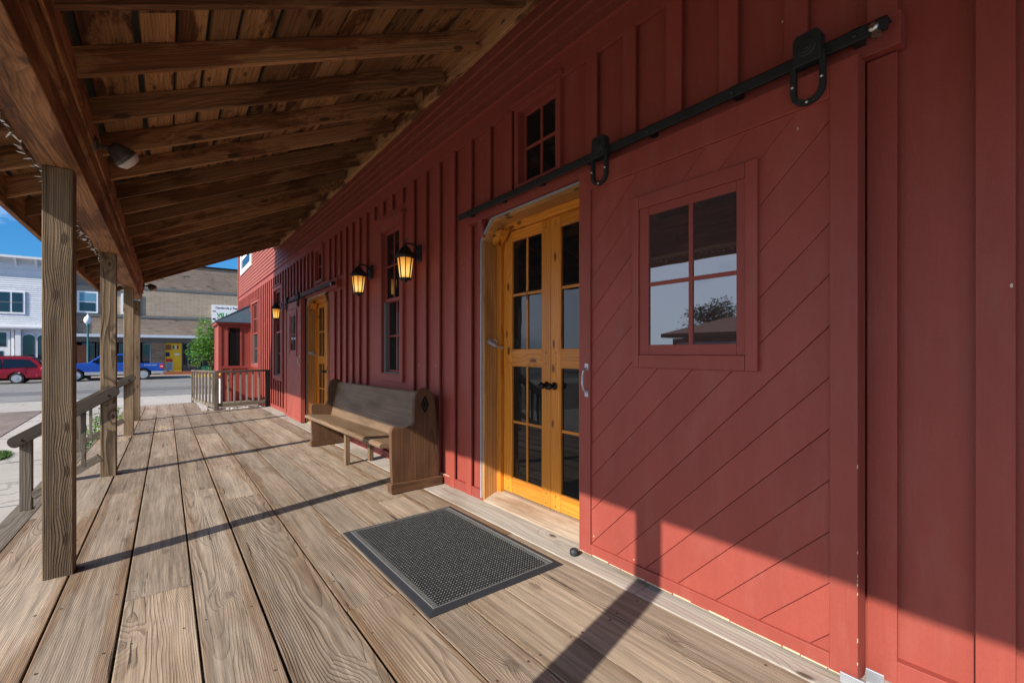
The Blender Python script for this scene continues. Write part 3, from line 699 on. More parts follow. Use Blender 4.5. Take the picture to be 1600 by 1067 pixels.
def double_door(ya, yb, zt, zb, label):
    """pair of glazed pine doors in a deep opening; ya nearest, yb farthest jamb"""
    c = .13
    m = MB()
    # rough outer jambs and head, with cut corners
    for y0, y1 in ((yb - .0, yb + .03), (ya - .03, ya)):
        m.box(BX - .03, BX + .10, y0, y1, zb - .05, zt - c, 'z')
    m.box(BX - .03, BX + .10, ya + c, yb - c, zt - .0, zt + .03, 'y')
    m.prism([(yb + .03, zt - c), (yb, zt - c), (yb - c, zt), (yb - c, zt + .03)], BX - .03, BX + .10, 'yz', 'y')
    m.prism([(ya - .03, zt - c), (ya, zt - c), (ya + c, zt), (ya + c, zt + .03)], BX - .03, BX + .10, 'yz', 'y')
    d = m.build('double_door', M['roughpine'], B, bevel=.003); d['label'] = label
    m = MB()   # inner pine jamb
    m.box(BX + .10, BX + .20, yb - .05, yb + .02, zb - .04, zt + .02, 'z'); m.box(BX + .10, BX + .20, ya - .02, ya + .05, zb - .04, zt + .02, 'z'); m.box(BX + .10, BX + .199, ya + .05, yb - .05, zt - .055, zt + .02, 'y')
    m.prism([(yb - .05, zt - .16), (yb - .05, zt - .055), (yb - .17, zt - .055), (yb - .145, zt - .10)], BX + .02, BX + .11, 'yz', 'y')
    m.build('inner_jamb', M['pine'], d, bevel=.004)
    m = MB()   # galvanised flashing round the outside
    for pth in ([(yb + .034, zb - .02), (yb + .034, zt - c + .01), (yb - c + .01, zt + .034), (ya, zt + .034)],):
        for (a, b), (a2, b2) in zip(pth[:-1], pth[1:]):
            m.bar((BX - .034, a, b), (BX - .034, a2, b2), .012, .024, up=(1, 0, 0), ext=.004)
    m.build('flashing', M['flash'], d)
    # two leaves
    ya2, yb2 = ya + .052, yb - .052; ym = (ya2 + yb2) / 2
    X0, X1 = BX + .135, BX + .178
    zbot, ztop = zb + .035, zt - .058
    for s, (p, q) in ((1, (ym + .0015, yb2)), (-1, (ya2, ym - .0015))):
        hi, lo = (q, p) if s == 1 else (p, q)
        f = MB()
        so, si = .118, .108
        o0, o1 = (q - so, q) if s == 1 else (p, p + so)
        i0, i1 = (p, p + si) if s == 1 else (q - si, q)
        f.box(X0, X1, o0, o1, zbot, ztop, 'z'); f.box(X0, X1, i0, i1, zbot, ztop, 'z')
        g0, g1 = min(o1, i1), max(o0, i0)
        rails = [(zbot, zbot + .135), (1.10 + zb, 1.245 + zb), (ztop - .085, ztop)]
        for a, b in rails: f.box(X0 + .001, X1 - .001, g0, g1, a, b, 'y')
        gm = (g0 + g1) / 2
        for a, b in ((rails[0][1], rails[1][0]), (rails[1][1], rails[2][0])):
            f.box(X0 + .008, X1 - .008, gm - .011, gm + .011, a, b, 'z')
            zc = (a + b) / 2; f.box(X0 + .009, X1 - .009, g0, g1, zc - .011, zc + .011, 'y')
        f.build('door_leaf', M['pine'], d, bevel=.004)
        g = MB(); g.box(X0 + .018, X0 + .023, g0 + .0, g1 - .0, rails[0][1], rails[2][0]); g.build('pane', M['glass'], d)
        k = MB(); ky = (i0 + i1) / 2 - s * .012; kz = .965 + zb
        k.lathe([(.030, 0), (.030, -.006), (.012, -.012), (.010, -.035), (.024, -.045), (.027, -.058), (.020, -.068), (.0, -.070)], (X0, ky, kz), 18, 'x'); k.build('door_knob', M['knob'], d, smooth=True)
        pg = MB()
        for a, b in rails:
            for yy in ((o0 + o1) / 2, (i0 + i1) / 2):
                for zz in (a + .03, b - .03): pg.lathe([(.006, .0), (.005, -.0012)], (X0, yy, zz), 8, 'x')
        pg.build('dowel_pins', M['knob'], d)
    # threshold ramp
    th = MB(); z0 = fz(BX, ym)
    th.prism([(2.165, z0 - .01), (2.165, z0 + .006), (2.26, zb + .005), (BX + .12, zb + .022), (BX + .22, zb + .022), (BX + .22, z0 - .05), (2.165, z0 - .05)], ya + .002, yb - .002, 'xz', 'y')
    th.build('threshold', M['threshold'], d, bevel=.002)
    # surface latch on the far jamb
    lt = MB(); z = 1.285 + zb; yj = yb - .004
    lt.bar((BX - .01, yj - .01, z + .03), (BX + .08, yj - .012, z - .01), .006, .04, up=(0, 0, 1)); lt.tube([(BX + .0, yj - .02, z + .02), (BX + .05, yj - .04, z - .012), (BX + .13, yj - .05, z - .028)], .010, 8)
    lt.tube([(BX + .02, yj - .02, z + .03), (BX + .05, yj - .03, z + .045), (BX + .07, yj - .04, z + .02)], .004, 6)
    lt.build('latch', M['galv'], d)
    return d
double_door(1.98, 3.305, 2.29, 0.0, 'near pair of glazed varnished pine doors')
double_door(8.15, 9.49, 2.20, -.10, 'far pair of glazed varnished pine doors')

# bay at the far end of the wall
m = MB(); bx0, by0, by1 = 1.31, 17.0, 18.5
m.box(bx0, BX - .004, by0, by1, -.7, 2.10, 'z')
bay = m.build('bay', M['red'], B); bay['label'] = 'red bay with a small metal roof'
m = MB()
for xx in (bx0 - .02, BX - .10): m.box(xx, xx + .09, by0 - .02, by0 + .05, -.7, 2.07, 'z')
m.box(bx0 - .02, bx0 + .0, by1 - .07, by1 + .02, -.7, 2.07, 'z')
bars(m, bx0 + .26, bx0 + .30, by0, by1, 0, .1, .01) if False else None
m.box(bx0 + .07, BX - .10, by0 - .018, by0, .70, .78, 'x'); m.box(bx0 + .07, BX - .10, by0 - .018, by0, 1.99, 2.07, 'x')
m.box(1.50, 1.56, by0 - .018, by0, .78, 1.99, 'z'); m.box(1.88, 1.94, by0 - .018, by0, .78, 1.99, 'z')
m.box(1.62, 1.67, by0 - .018, by0, -.7, .70, 'z'); m.box(1.36, 1.41, by0 - .018, by0, -.7, .7, 'z')
m.box(bx0 - .08, BX, by0 - .10, by1 + .08, 2.075, 2.15, 'x')
m.build('trim', M['redtrim'], bay, bevel=.004)
m = MB(); m.box(1.56, 1.88, by0 - .006, by0 - .002, .79, 1.98); m.build('pane', M['glass'], bay)
m = MB(); m.add([(bx0 - .12, by0 - .14, 2.15), (BX, by0 - .14, 2.15), (BX, by1 + .12, 2.15), (bx0 - .12, by1 + .12, 2.15), (BX, by0 + .02, 2.74), (BX, by1 - .1, 2.74)],
               [(0, 1, 4), (0, 4, 5, 3), (3, 5, 2), (1, 2, 5, 4), (0, 3, 2, 1)])
m.bar((bx0 - .11, by0 - .13, 2.165), (BX, by0 + .01, 2.75), .025, .03); pass
m.build('metal_roof', M['metalroof'], bay)

# ================================================================== PORCH DECK
D = thing('porch_deck', (.8, 7, -.3), 'long porch deck of worn grey brown planks', 'porch')
m = MB()
edges = [-.905, -.468, -.181, .1195, .3915, .717, 1.0, 1.221, 1.455, 1.70, 1.94]
def plank(m, x0, x1, y0, y1, tone=None, dz=0, th=.045):
    z = lambda x, y: fz(x, y) + dz
    vs = [(x0, y0, z(x0, y0)), (x1, y0, z(x1, y0)), (x1, y1, z(x1, y1)), (x0, y1, z(x0, y1))]
    vs += [(a, b, c - th) for a, b, c in vs]
    m.add(vs, [(0, 1, 2, 3), (7, 6, 5, 4), (0, 4, 5, 1), (1, 5, 6, 2), (2, 6, 7, 3), (3, 7, 4, 0)], 'y', tone)
for i in range(len(edges) - 1):
    gap = .011 if i < 6 else .005
    y = -2.6; first = [1.5, 2.05, 3.2, 1.2, 4.9, 2.35, 3.4, 1.0, 3.9, 2.6][i]
    ends = [first]; 
    while ends[-1] < 13.7: ends.append(ends[-1] + random.choice([3.66, 4.27, 4.9]) * random.uniform(.85, 1.1))
    ends[-1] = 13.7
    if len(ends) > 1 and ends[-2] > 13.0: ends.pop(-2)
    for e in ends:
        plank(m, edges[i] + gap / 2 + random.uniform(-.002, .002), edges[i + 1] - gap / 2, y, e - .004, dz=random.uniform(-.0025, .0015)); y = e
    # the lower platform past the seam
    plank(m, edges[i] + gap / 2, edges[i + 1] - gap / 2, 13.715, 16.9, dz=-.012) if edges[i + 1] < 1.0 else None
m.build('floor_planks', M['deck'], D, bevel=.004)
m = MB(); y = -2.6
for e in (1.55, 3.9, 7.4, 10.8, 13.7): plank(m, 1.943, 2.172, y, e - .003, dz=.001); y = e
m.build('wall_plank', M['plankpale'], D, bevel=.004)
m = MB()
for yy in [-2.2 + .61 * k for k in range(27)]:
    m.add([(-.9, yy, fz(-.9, yy) - .22), (2.1, yy, fz(2.1, yy) - .22), (2.1, yy + .04, fz(2.1, yy) - .22), (-.9, yy + .04, fz(-.9, yy) - .22), (-.9, yy, fz(-.9, yy) - .05), (2.1, yy, fz(2.1, yy) - .05), (2.1, yy + .04, fz(2.1, yy) - .05), (-.9, yy + .04, fz(-.9, yy) - .05)],
          [(0, 1, 2, 3), (4, 7, 6, 5), (0, 4, 5, 1), (2, 6, 7, 3), (0, 3, 7, 4), (1, 5, 6, 2)], 'x')
m.build('joists', M['darkrail'], D)
m = MB()
for a, b in ((-2.6, 3.0), (3.003, 8.0), (8.003, 13.7)):
    m.add([(-.935, a, fz(-.92, a) - .26), (-.935, b, fz(-.92, b) - .26), (-.908, b, fz(-.92, b) - .26), (-.908, a, fz(-.92, a) - .26), (-.935, a, fz(-.92, a) - .004), (-.935, b, fz(-.92, b) - .004), (-.908, b, fz(-.92, b) - .004), (-.908, a, fz(-.92, a) - .004)],
          [(0, 1, 5, 4), (4, 5, 6, 7), (3, 7, 6, 2), (0, 4, 7, 3), (1, 2, 6, 5), (0, 3, 2, 1)], 'y')
m.build('edge_board', M['greywood'], D, bevel=.004)
# nail heads
m = MB()
for yy in [-2.2 + .61 * k for k in range(26)]:
    for i in range(len(edges) - 1):
        for fx in (.14, .86):
            x = edges[i] + (edges[i + 1] - edges[i]) * fx + random.uniform(-.012, .012); y = yy + .02 + random.uniform(-.012, .012)
            if .98 < x < 1.92 and 1.98 < y < 3.42: continue
            m.lathe([(.0055, -.002), (.0055, .0012)], (x, y, fz(x, y)), 6)
m.build('nail_heads', M['wire'], D)

# steps: two treads between the second and third posts, running back to the pavement
m = MB(); m.box(-1.27, -.945, 4.2, 10.6, -.45, -.405, 'y', .25); m.box(-1.20, -1.17, 4.2, 10.6, -.66, -.452, 'y', .1); m.box(-1.16, -.96, 4.25, 4.3, -.66, -.452, 'y', .1)
tag(m.build('wooden_step', M['greywood'], bevel=.006), 'grey wooden step below the outer edge of the porch deck', 'step')

# ================================================================== PORCH ROOF
R = thing('porch_roof', (.5, 5, 3), 'brown timber porch roof with exposed rafters', 'porch roof')
RS = .446
def rz(x): return 3.755 - RS * (2.1 - x)           # underside of the rafters
EX = -.97
RY0, RY1 = -2.45, 12.40
yr = RY0 - (RY0 - 2.69) % .605
ry = 2.69 - .605 * 8; k = 0
while ry <= RY1 + .1:
    m = MB(); a = Vector((1, 0, RS)).normalized(); nrm = Vector((-RS, 0, 1)).normalized()
    p0 = Vector((EX, ry, rz(EX))) ; p1 = Vector((2.118, ry, rz(2.118)))
    m.bar(p0 + nrm * .07, p1 + nrm * .07, .042, .14, up=nrm)
    m.build('rafter', M['roofwood'], R, bevel=.003); ry += .605; k += 1
LASTY = ry - .605
# spaced sheathing boards along the roof
m = MB(); s = -.06; tot = (2.15 - EX) / a.x
while s < tot:
    w = random.choice([.14, .16, .19, .19, .23]); w = min(w, tot + .06 - s)
    y = RY0
    while y < LASTY + .3:
        l = random.choice([1.21, 1.815, 2.42, 3.025]); ye = min(LASTY + .3, y + l)
        if LASTY + .3 - ye < .5: ye = LASTY + .3
        c0 = Vector((EX, 0, rz(EX))) + a * (s + w / 2) + nrm * (.142 + .011)
        m.bar((c0.x, y + .002, c0.z), (c0.x, ye - .002, c0.z), w, .022, up=nrm); y = ye
    s += w + random.choice([.010, .018, .028, .036])
m.build('roof_boards', M['sheath'], R)
m = MB(); c0 = Vector((EX - .06, 0, rz(EX - .06))) + nrm * .19; c1 = Vector((2.24, 0, rz(2.24))) + nrm * .19
m.bar(((c0.x + c1.x) / 2, RY0 - .05, (c0.z + c1.z) / 2), ((c0.x + c1.x) / 2, LASTY + .36, (c0.z + c1.z) / 2), (c1 - c0).length, .03, up=nrm)
m.build('roofing', M['roofing'], R)
m = MB(); m.box(EX - .042, EX - .001, RY0, LASTY + .34, 2.325, 2.56, 'y'); m.build('fascia', M['beam'], R, bevel=.004)
# main beam over the posts with two stepped boards on the inside
m = MB(); m.box(-.605, -.415, RY0, LASTY + .22, 2.318, 2.70, 'y'); m.build('beam', M['beam'], R, bevel=.006)
m = MB()
for a0, b0 in ((RY0, 3.02), (3.023, 8.3), (8.303, LASTY + .20)): m.box(-.414, -.388, a0, b0, 2.45, 2.70, 'y')
m.build('beam_board', M['beam'], R, bevel=.003)
m = MB()
for a0, b0 in ((RY0, 5.1), (5.103, LASTY + .20)): m.box(-.387, -.372, a0, b0, 2.535, 2.715, 'y')
m.build('beam_board', M['beam'], R, bevel=.003)
# ledger against the wall, pale blocking between the rafters
m = MB(); y = RY0
for e in (1.2, 4.4, 7.7, 10.9, LASTY + .3): m.box(2.121, 2.160, y, e - .003, 3.735, 3.93, 'y', .9); y = e
m.build('ledger', M['sheath'], R, bevel=.003)

# posts
post_y = [(.86, 'porch post just behind the camera whose shadow falls on the near door'), (3.885, 'thick square porch post nearest the camera with large dark knots'),
          (6.87, 'square porch post where the first stair handrail starts'), (10.33, 'square porch post where the second stair handrail starts'), (12.75, 'farthest porch post with a string of staples down its side')]
for y, lab in post_y:
    m = MB(); x0 = -.585; hw = .0675
    zb = fz(x0, y)
    m.box(x0, x0 + .135, y - hw, y + hw, zb - .004, 2.317, 'z')
    o = m.build('porch_post', M['post'], bevel=.005); tag(o, lab, 'post', 'posts holding up the porch roof')

# string of mini lights along the outer lower edge of the beam
m = MB(); bl = MB(); pts = []
y = 1.2
while y < 9.9:
    pts.append((-.615 + random.uniform(-.012, .012), y, 2.31 + random.uniform(-.014, .006))); y += .07
m.tube(pts, .0035, 5)
st = m.build('string_lights', M['wire']); tag(st, 'string of tiny white mini lights along the porch beam', 'string lights')
for p in pts[::1]:
    for q in range(1):
        d = Vector((random.uniform(-1, .8), random.uniform(-1, .4), random.uniform(-.7, .1))).normalized(); e = Vector(p)
        bl.tube([e, e + d * .016, e + d * .038], [.004, .0048, .001], 5)
bl.build('bulbs', M['bulb'], st)
# flood lights on the inner side of the beam
def floodlight(y, label):
    e = thing('flood_light', (-.372, y, 2.56), label, 'flood light', 'flood lights on the porch beam')
    m = MB(); m.lathe([(.05, 0), (.05, .012), (.03, .022)], (-.372, y, 2.56), 14, 'x')
    m.tube([(-.36, y, 2.56), (-.33, y + .0, 2.545), (-.31, y + .01, 2.56)], .012, 8); m.build('bracket', M['flood'], e)
    m = MB(); rot = Matrix.Rotation(math.radians(28), 3, 'Z') @ Matrix.Rotation(math.radians(125), 3, 'Y'); c = Vector((-.275, y + .02, 2.565))
    def lathe_r(mm, prof, n=18):
        vs = []; fs = []
        for r, h in prof:
            for k in range(n): vs.append(c + rot @ Vector((r * math.cos(6.2832 * k / n), r * 1.15 * math.sin(6.2832 * k / n), h)))
        for i in range(len(prof) - 1):
            for k in range(n): fs.append((i * n + k, i * n + (k + 1) % n, (i + 1) * n + (k + 1) % n, (i + 1) * n + k))
        fs.append(tuple(range(n - 1, -1, -1))); fs.append(tuple(range((len(prof) - 1) * n, len(prof) * n))); mm.add(vs, fs, 'z')
    lathe_r(m, [(.016, -.024), (.038, -.016), (.054, .02), (.064, .055), (.072, .08)]); m.build('housing', M['flood'], e, smooth=True)
    m = MB(); lathe_r(m, [(.071, .076), (.071, .095), (.05, .125), (.0, .137)]); m.build('lens', M['floodlens'], e, smooth=True)
    return e
floodlight(4.0, 'bronze flood light on the beam just past the nearest post')
floodlight(11.9, 'white rimmed flood light at the far end of the beam')

# ================================================================== LANTERNS
def lantern():
    e = thing('wall_lantern', (BX - .026, 4.57, 2.33), 'lit black lantern right of the tall window, nearest of the three', 'wall lantern', 'lit lanterns on the porch wall')
    X, Y, Z = e.location
    cx = X - .165
    m = MB(); m.box(X - .022, X, Y - .055, Y + .055, Z - .15, Z + .03, 'z'); m.build('back_plate', M['iron'], e, bevel=.008)
    m = MB()
    m.tube([(X - .02, Y, Z - .03), (X - .05, Y, Z + .01), (X - .09, Y, Z + .035), (cx + .02, Y, Z + .03), (cx, Y, Z + .015)], .009, 8)
    m.tube([(cx + .01, Y, Z + .03), (cx - .012, Y, Z + .055), (cx - .005, Y, Z + .078), (cx + .018, Y, Z + .075), (cx + .022, Y, Z + .058)], .007, 8)
    m.tube([(X - .022, Y, Z - .11), (X - .045, Y, Z - .07), (X - .05, Y, Z - .02), (X - .03, Y, Z + .005)], .007, 8)
    m.build('scroll_arm', M['iron'], e, smooth=True)
    n = 8
    m = MB(); m.lathe([(.012, .02), (.016, .005), (.030, -.008), (.040, -.012), (.055, -.040), (.098, -.085), (.104, -.100), (.112, -.104), (.112, -.116), (.096, -.118)], (cx, Y, Z), n, phase=.5); m.build('lantern_roof', M['iron'], e)
    m = MB(); r0, z0, r1, z1 = .088, Z - .118, .060, Z - .335
    for k in range(n):
        t = 2 * math.pi * (k + .5) / n; a = Vector((cx + r0 * math.cos(t), Y + r0 * math.sin(t), z0)); b = Vector((cx + r1 * math.cos(t), Y + r1 * math.sin(t), z1))
        m.bar(a, b, .009, .009, up=(math.cos(t), math.sin(t), 0))
    m.lathe([(.064, -.333), (.068, -.340), (.064, -.352), (.03, -.362), (.012, -.378), (.0, -.385)], (cx, Y, Z), n, phase=.5)
    m.lathe([(.091, -.117), (.092, -.128), (.086, -.129)], (cx, Y, Z), n, phase=.5); m.build('cage', M['iron'], e)
    g = MB(); g.lathe([(.083, -.120), (.056, -.335)], (0, 0, 0), n, phase=.5)
    o = g.build('glass', M['amber']); o.parent = e; o.location = (cx - X, 0, 0)
    return e
ln = lantern()
for y, lab in ((6.05, 'lit black lantern left of the tall window, middle of the three'), (11.75, 'lit black lantern beyond the far sliding door')):
    c = copy_tree(ln); c.location.y = y; c['label'] = lab

# ================================================================== PEW
P = thing('church_pew', (1.65, 5.45, fz(1.65, 5.45)), 'weathered brown wooden church pew against the red wall', 'bench')
PY0, PY1 = 4.02, 6.95
zf = lambda y: fz(1.85, y)
prof = [(1.645, .045), (1.632, .30), (1.628, .56), (1.634, .585), (1.655, .598), (1.70, .595), (1.80, .588), (1.835, .598), (1.855, .640), (1.853, .75), (1.858, .84), (1.872, .885), (1.90, .920), (1.94, .942), (1.975, .944), (2.01, .930), (2.045, .895), (2.07, .84), (2.085, .70), (2.12, .045)]
for y, lab in ((PY0, None), (PY1 - .05, None)):
    m = MB(); m.prism([(x, z + zf(y)) for x, z in prof], y, y + .05, 'xz', 'z')
    ep = m.build('end_panel', M['pew'], P, bevel=.006)
    m = MB(); z = zf(y); m.prism([(1.625, z + .002), (1.622, z + .078), (1.632, z + .092), (2.135, z + .092), (2.145, z + .078), (2.145, z + .002)], y - .022, y + .072, 'xz', 'x'); m.build('plinth', M['pew'], ep, bevel=.006)
    if y == PY0:
        m = MB(); cx, cz = 1.962, zf(y) + .79
        for sc, d, in ((1, .004),):
            pass
        ring = [(cx - .042, cz), (cx, cz + .082), (cx + .042, cz), (cx, cz - .082)]; rin = [(cx - .030, cz), (cx, cz + .060), (cx + .030, cz), (cx, cz - .060)]
        for i in range(4): m.prism([ring[i], ring[(i + 1) % 4], rin[(i + 1) % 4], rin[i]], y - .007, y + .001, 'xz', 'z')
        for i in range(4):
            t = math.pi / 2 * i; q = [(cx + .020 * math.cos(t + u) * .9, cz + .036 * math.sin(t + u)) for u in (-.5, 0, .5)]
            m.prism([(cx, cz)] + q, y - .005, y + .001, 'xz', 'z')
        m.build('carved_diamond', M['knob'], ep)
def hz(z, y): return z + zf(y)
m = MB()   # seat slab, front edge rounded
seatp = [(1.545, .415), (1.540, .435), (1.548, .452), (1.57, .460), (1.72, .447), (1.92, .430), (1.93, .395), (1.80, .405), (1.60, .410)]
n = len(seatp); y0, y1 = PY0 + .052, PY1 - .052
vs = [(x, y0, hz(z, y0)) for x, z in seatp] + [(x, y1, hz(z, y1)) for x, z in seatp]
m.add(vs, [tuple(range(n)), tuple(range(2 * n - 1, n - 1, -1))] + [(i, (i + 1) % n, n + (i + 1) % n, n + i) for i in range(n)], 'y')
m.build('seat', M['pewseat'], P, bevel=.003)
m = MB()   # reclined back
bp = [(1.895, .425), (1.99, .885), (2.005, .900), (2.022, .895), (1.925, .415)]
n = len(bp); vs = [(x, y0, hz(z, y0)) for x, z in bp] + [(x, y1, hz(z, y1)) for x, z in bp]
m.add(vs, [tuple(range(n)), tuple(range(2 * n - 1, n - 1, -1))] + [(i, (i + 1) % n, n + (i + 1) % n, n + i) for i in range(n)], 'y')
m.build('backrest', M['pewseat'], P, bevel=.003)
for x in (1.665, 1.945):
    m = MB(); m.box(x, x + .05, 5.46, 5.53, zf(5.5) + .001, zf(5.5) + .405, 'z'); m.build('leg', M['pewseat'], P, bevel=.003)

# ================================================================== DOORMAT
MT = thing('doormat', (1.45, 2.7, fz(1.45, 2.7)), 'black rubber doormat with raised nubs in front of the near door', 'doormat')
mx0, mx1, my0, my1 = 1.010, 1.884, 2.018, 3.386
def fm(x, y, h): return (x, y, fz(x, y) + h)
m = MB()
def fbox(m, x0, x1, y0, y1, h0, h1):
    vs = [fm(x, y, h) for x in (x0, x1) for y in (y0, y1) for h in (h0, h1)]
    m.add(vs, [(0, 1, 3, 2), (4, 6, 7, 5), (0, 4, 5, 1), (2, 3, 7, 6), (0, 2, 6, 4), (1, 5, 7, 3)], 'y')
bw = .042
# sloping border
def ring(a, ha, b, hb):
    A = [(mx0 + a, my0 + a), (mx1 - a, my0 + a), (mx1 - a, my1 - a), (mx0 + a, my1 - a)]; Bq = [(mx0 + b, my0 + b), (mx1 - b, my0 + b), (mx1 - b, my1 - b), (mx0 + b, my1 - b)]
    vs = [fm(x, y, ha) for x, y in A] + [fm(x, y, hb) for x, y in Bq]
    m.add(vs, [(i, (i + 1) % 4, 4 + (i + 1) % 4, 4 + i) for i in range(4)], 'y')
ring(0, .002, .006, .005); ring(.006, .005, bw, .012); ring(bw, .012, bw + .001, .006)
m.build('border', M['rubberframe'], MT)
m = MB(); fbox(m, mx0 + bw - .002, mx1 - bw + .002, my0 + bw - .002, my1 - bw + .002, .003, .0065); m.build('base_sheet', M['rubber'], MT)
m = MB(); q = .006
fbox(m, mx0 + bw + .002, mx1 - bw - .002, my0 + bw + .002, my0 + bw + .002 + q, .006, .0145); fbox(m, mx0 + bw + .002, mx1 - bw - .002, my1 - bw - .002 - q, my1 - bw - .002, .006, .0145)
fbox(m, mx0 + bw + .002, mx0 + bw + .002 + q, my0 + bw + .009, my1 - bw - .009, .006, .0145); fbox(m, mx1 - bw - .002 - q, mx1 - bw - .002, my0 + bw + .009, my1 - bw - .009, .006, .0145)
y = my0 + bw + .02
while y < my1 - bw - .02:
    fbox(m, mx0 + bw + .012, mx0 + bw + .034, y, y + .006, .006, .0135); fbox(m, mx1 - bw - .034, mx1 - bw - .012, y, y + .006, .006, .0135); y += .017
m.build('ribbed_edge', M['rubberrib'], MT)
m = MB(); tp = MB(); nx, ny = 38, 58
for i in range(nx):
    for j in range(ny):
        x = mx0 + bw + .045 + (mx1 - mx0 - 2 * bw - .09) * i / (nx - 1); y = my0 + bw + .022 + (my1 - my0 - 2 * bw - .044) * j / (ny - 1)
        r0, r1 = .0060, .0036; b0 = [fm(x + r0 * a, y + r0 * b, .006) for a, b in ((-1, -1), (1, -1), (1, 1), (-1, 1))]; t0 = [fm(x + r1 * a, y + r1 * b, .013) for a, b in ((-1, -1), (1, -1), (1, 1), (-1, 1))]
        m.add(b0 + t0, [(0, 1, 5, 4), (1, 2, 6, 5), (2, 3, 7, 6), (3, 0, 4, 7)], 'y', rnd=False)
        r2 = .0033 * random.uniform(.75, 1.1); tp.add([fm(x + r2 * a, y + r2 * b, .0131) for a, b in ((-1, -1), (1, -1), (1, 1), (-1, 1))], [(0, 1, 2, 3)], 'y', rnd=False)
m.build('nubs', M['rubber'], MT, fixn=False); tp.build('nub_glints', M['rubberglint'], MT, fixn=False)

# ================================================================== RAILINGS
def stair_rail(yp, label, mirror=1):
    e = thing('stair_handrail', (-1.0, yp, -.3), label, 'handrail', 'handrails of the porch steps')
    y = yp - .0675 - .028
    xa, za, xb, zb = -.468, .785, -1.235, .305       # centre line of the rail
    ux = Vector((xb - xa, 0, zb - za)).normalized(); nn = Vector((-ux.z, 0, ux.x)); nn = nn if nn.z > 0 else -nn
    hw = .058
    A, Bb = Vector((xa, 0, za)), Vector((xb, 0, zb)); poly = []
    for c, s0 in ((A, -1), (Bb, 1)):
        for k in range(7):
            t = -math.pi / 2 + math.pi * k / 6
            poly.append(c + (ux * math.cos(t) * s0 * hw * .8) + nn * math.sin(t) * hw * (1 if s0 == 1 else -1))
    m = MB(); m.prism([(p.x, p.z) for p in poly], y - .022, y + .022, 'xz', ux); m.build('top_rail', M['darkrail'], e, bevel=.004)
    m = MB()
    for c in (A + ux * .06, Bb - ux * .06): m.lathe([(.012, .0), (.012, -.006), (.004, -.009)], (c.x, y - .022, c.z - .008), 8, 'y')
    m.build('bolts', M['iron'], e)
    m = MB(); m.box(-1.205, -1.115, y + .024, y + .114, -.404, .36, 'z'); m.build('newel', M['greywood'], e, bevel=.004)
    for dz in (-.62,):
        m = MB(); m.bar(Vector((-.585, y + .045, za - .10 + dz)), Vector((-1.115, y + .045, za - .10 + dz - .53 * .626)), .04, .085); m.build('bottom_rail', M['greywood'], e, bevel=.004)
    for x in (-.72, -.86, -1.0):
        zt = za + (x - xa) * .626 - .03; m = MB(); m.box(x - .019, x + .019, y + .024, y + .062, zt - .62, zt, 'z'); m.build('baluster', M['greywood'], e, bevel=.003)
    return e
stair_rail(6.87, 'dark sloping handrail with short newel post, nearer side of the porch steps')
stair_rail(10.33, 'dark sloping handrail farther along, fixed to the third post')

G = thing('porch_guardrail', (1.0, 13.6, -.2), 'weathered grey guard railing with upright balusters closing the far end of the porch', 'railing')
gz = lambda x, y: fz(x, y)
yg = 13.55
m = MB(); m.box(.94, 1.03, yg - .045, yg + .045, gz(1, yg) - .05, .76, 'z'); m.build('post', M['greywood'], G, bevel=.004)
m = MB(); m.box(2.07, 2.165, yg - .045, yg + .045, gz(2, yg) - .05, .76, 'z'); m.build('post', M['darkrail'], G, bevel=.004)
m = MB(); m.bar((1.03, yg, .725), (2.07, yg, .745), .09, .05); m.build('top_rail', M['darkrail'], G, bevel=.004)
m = MB(); m.bar((1.03, yg, gz(1, yg) + .13), (2.07, yg, gz(2, yg) + .13), .04, .09); m.build('bottom_rail', M['greywood'], G, bevel=.004)
for k in range(7):
    x = 1.10 + .137 * k; m = MB(); m.box(x - .02, x + .02, yg - .019, yg + .019, gz(x, yg) + .177, .705, 'z'); m.build('baluster', M['silver'], G, bevel=.003)
# return run away from the corner post
m = MB(); m.box(.60, .66, 16.9, 16.98, -.66, .68, 'z'); m.build('post', M['greywood'], G, bevel=.004)
m = MB(); m.bar((.985, yg + .045, .74), (.64, 16.9, .66), .09, .04); m.build('top_rail', M['greywood'], G, bevel=.004)
m = MB(); m.bar((.985, yg + .045, gz(1, yg) + .09), (.64, 16.9, gz(.6, 16.9) + .10), .05, .09); m.build('bottom_rail', M['greywood'], G, bevel=.004)
for k in range(7):
    f = (k + .5) / 7; x = .975 + (.635 - .975) * f; y = yg + .1 + 3.2 * f
    m = MB(); m.box(x - .025, x + .015, y - .09, y + .09, gz(x, y) + .10, .70 - .06 * f, 'z'); m.build('baluster', M['greywood'], G, bevel=.003)

# white stones under the guard rail, marker behind it
m = MB()
for i in range(260):
    x = random.uniform(1.02, 2.1); y = random.uniform(13.78, 14.4); r = random.uniform(.018, .05); z = -.30 + random.uniform(-.06, .02)
    m.lathe([(r * .4, -r * .6), (r, 0), (r * .8, r * .5), (r * .3, r * .75)], (x, y, z), 6, phase=random.random())
tag(m.build('white_stones', M['stone']), 'bed of white stones below the far guard railing', 'stones', kind='stuff')
m = MB(); m.box(1.0, 2.16, 13.72, 16.9, -.7, -.32); struct(m.build('planting_bed', M['soil']))
e = thing('marker_post', (1.16, 14.6, -.3), 'white marker post with orange top behind the far guard railing', 'post')
m = MB(); m.lathe([(.035, -.3), (.035, .52)], (1.16, 14.6, 0), 10); m.build('shaft', M['white'], e, smooth=False)
m = MB(); m.lathe([(.037, .52), (.037, .64), (.02, .66)], (1.16, 14.6, 0), 10); m.build('cap', M['orange'], e)

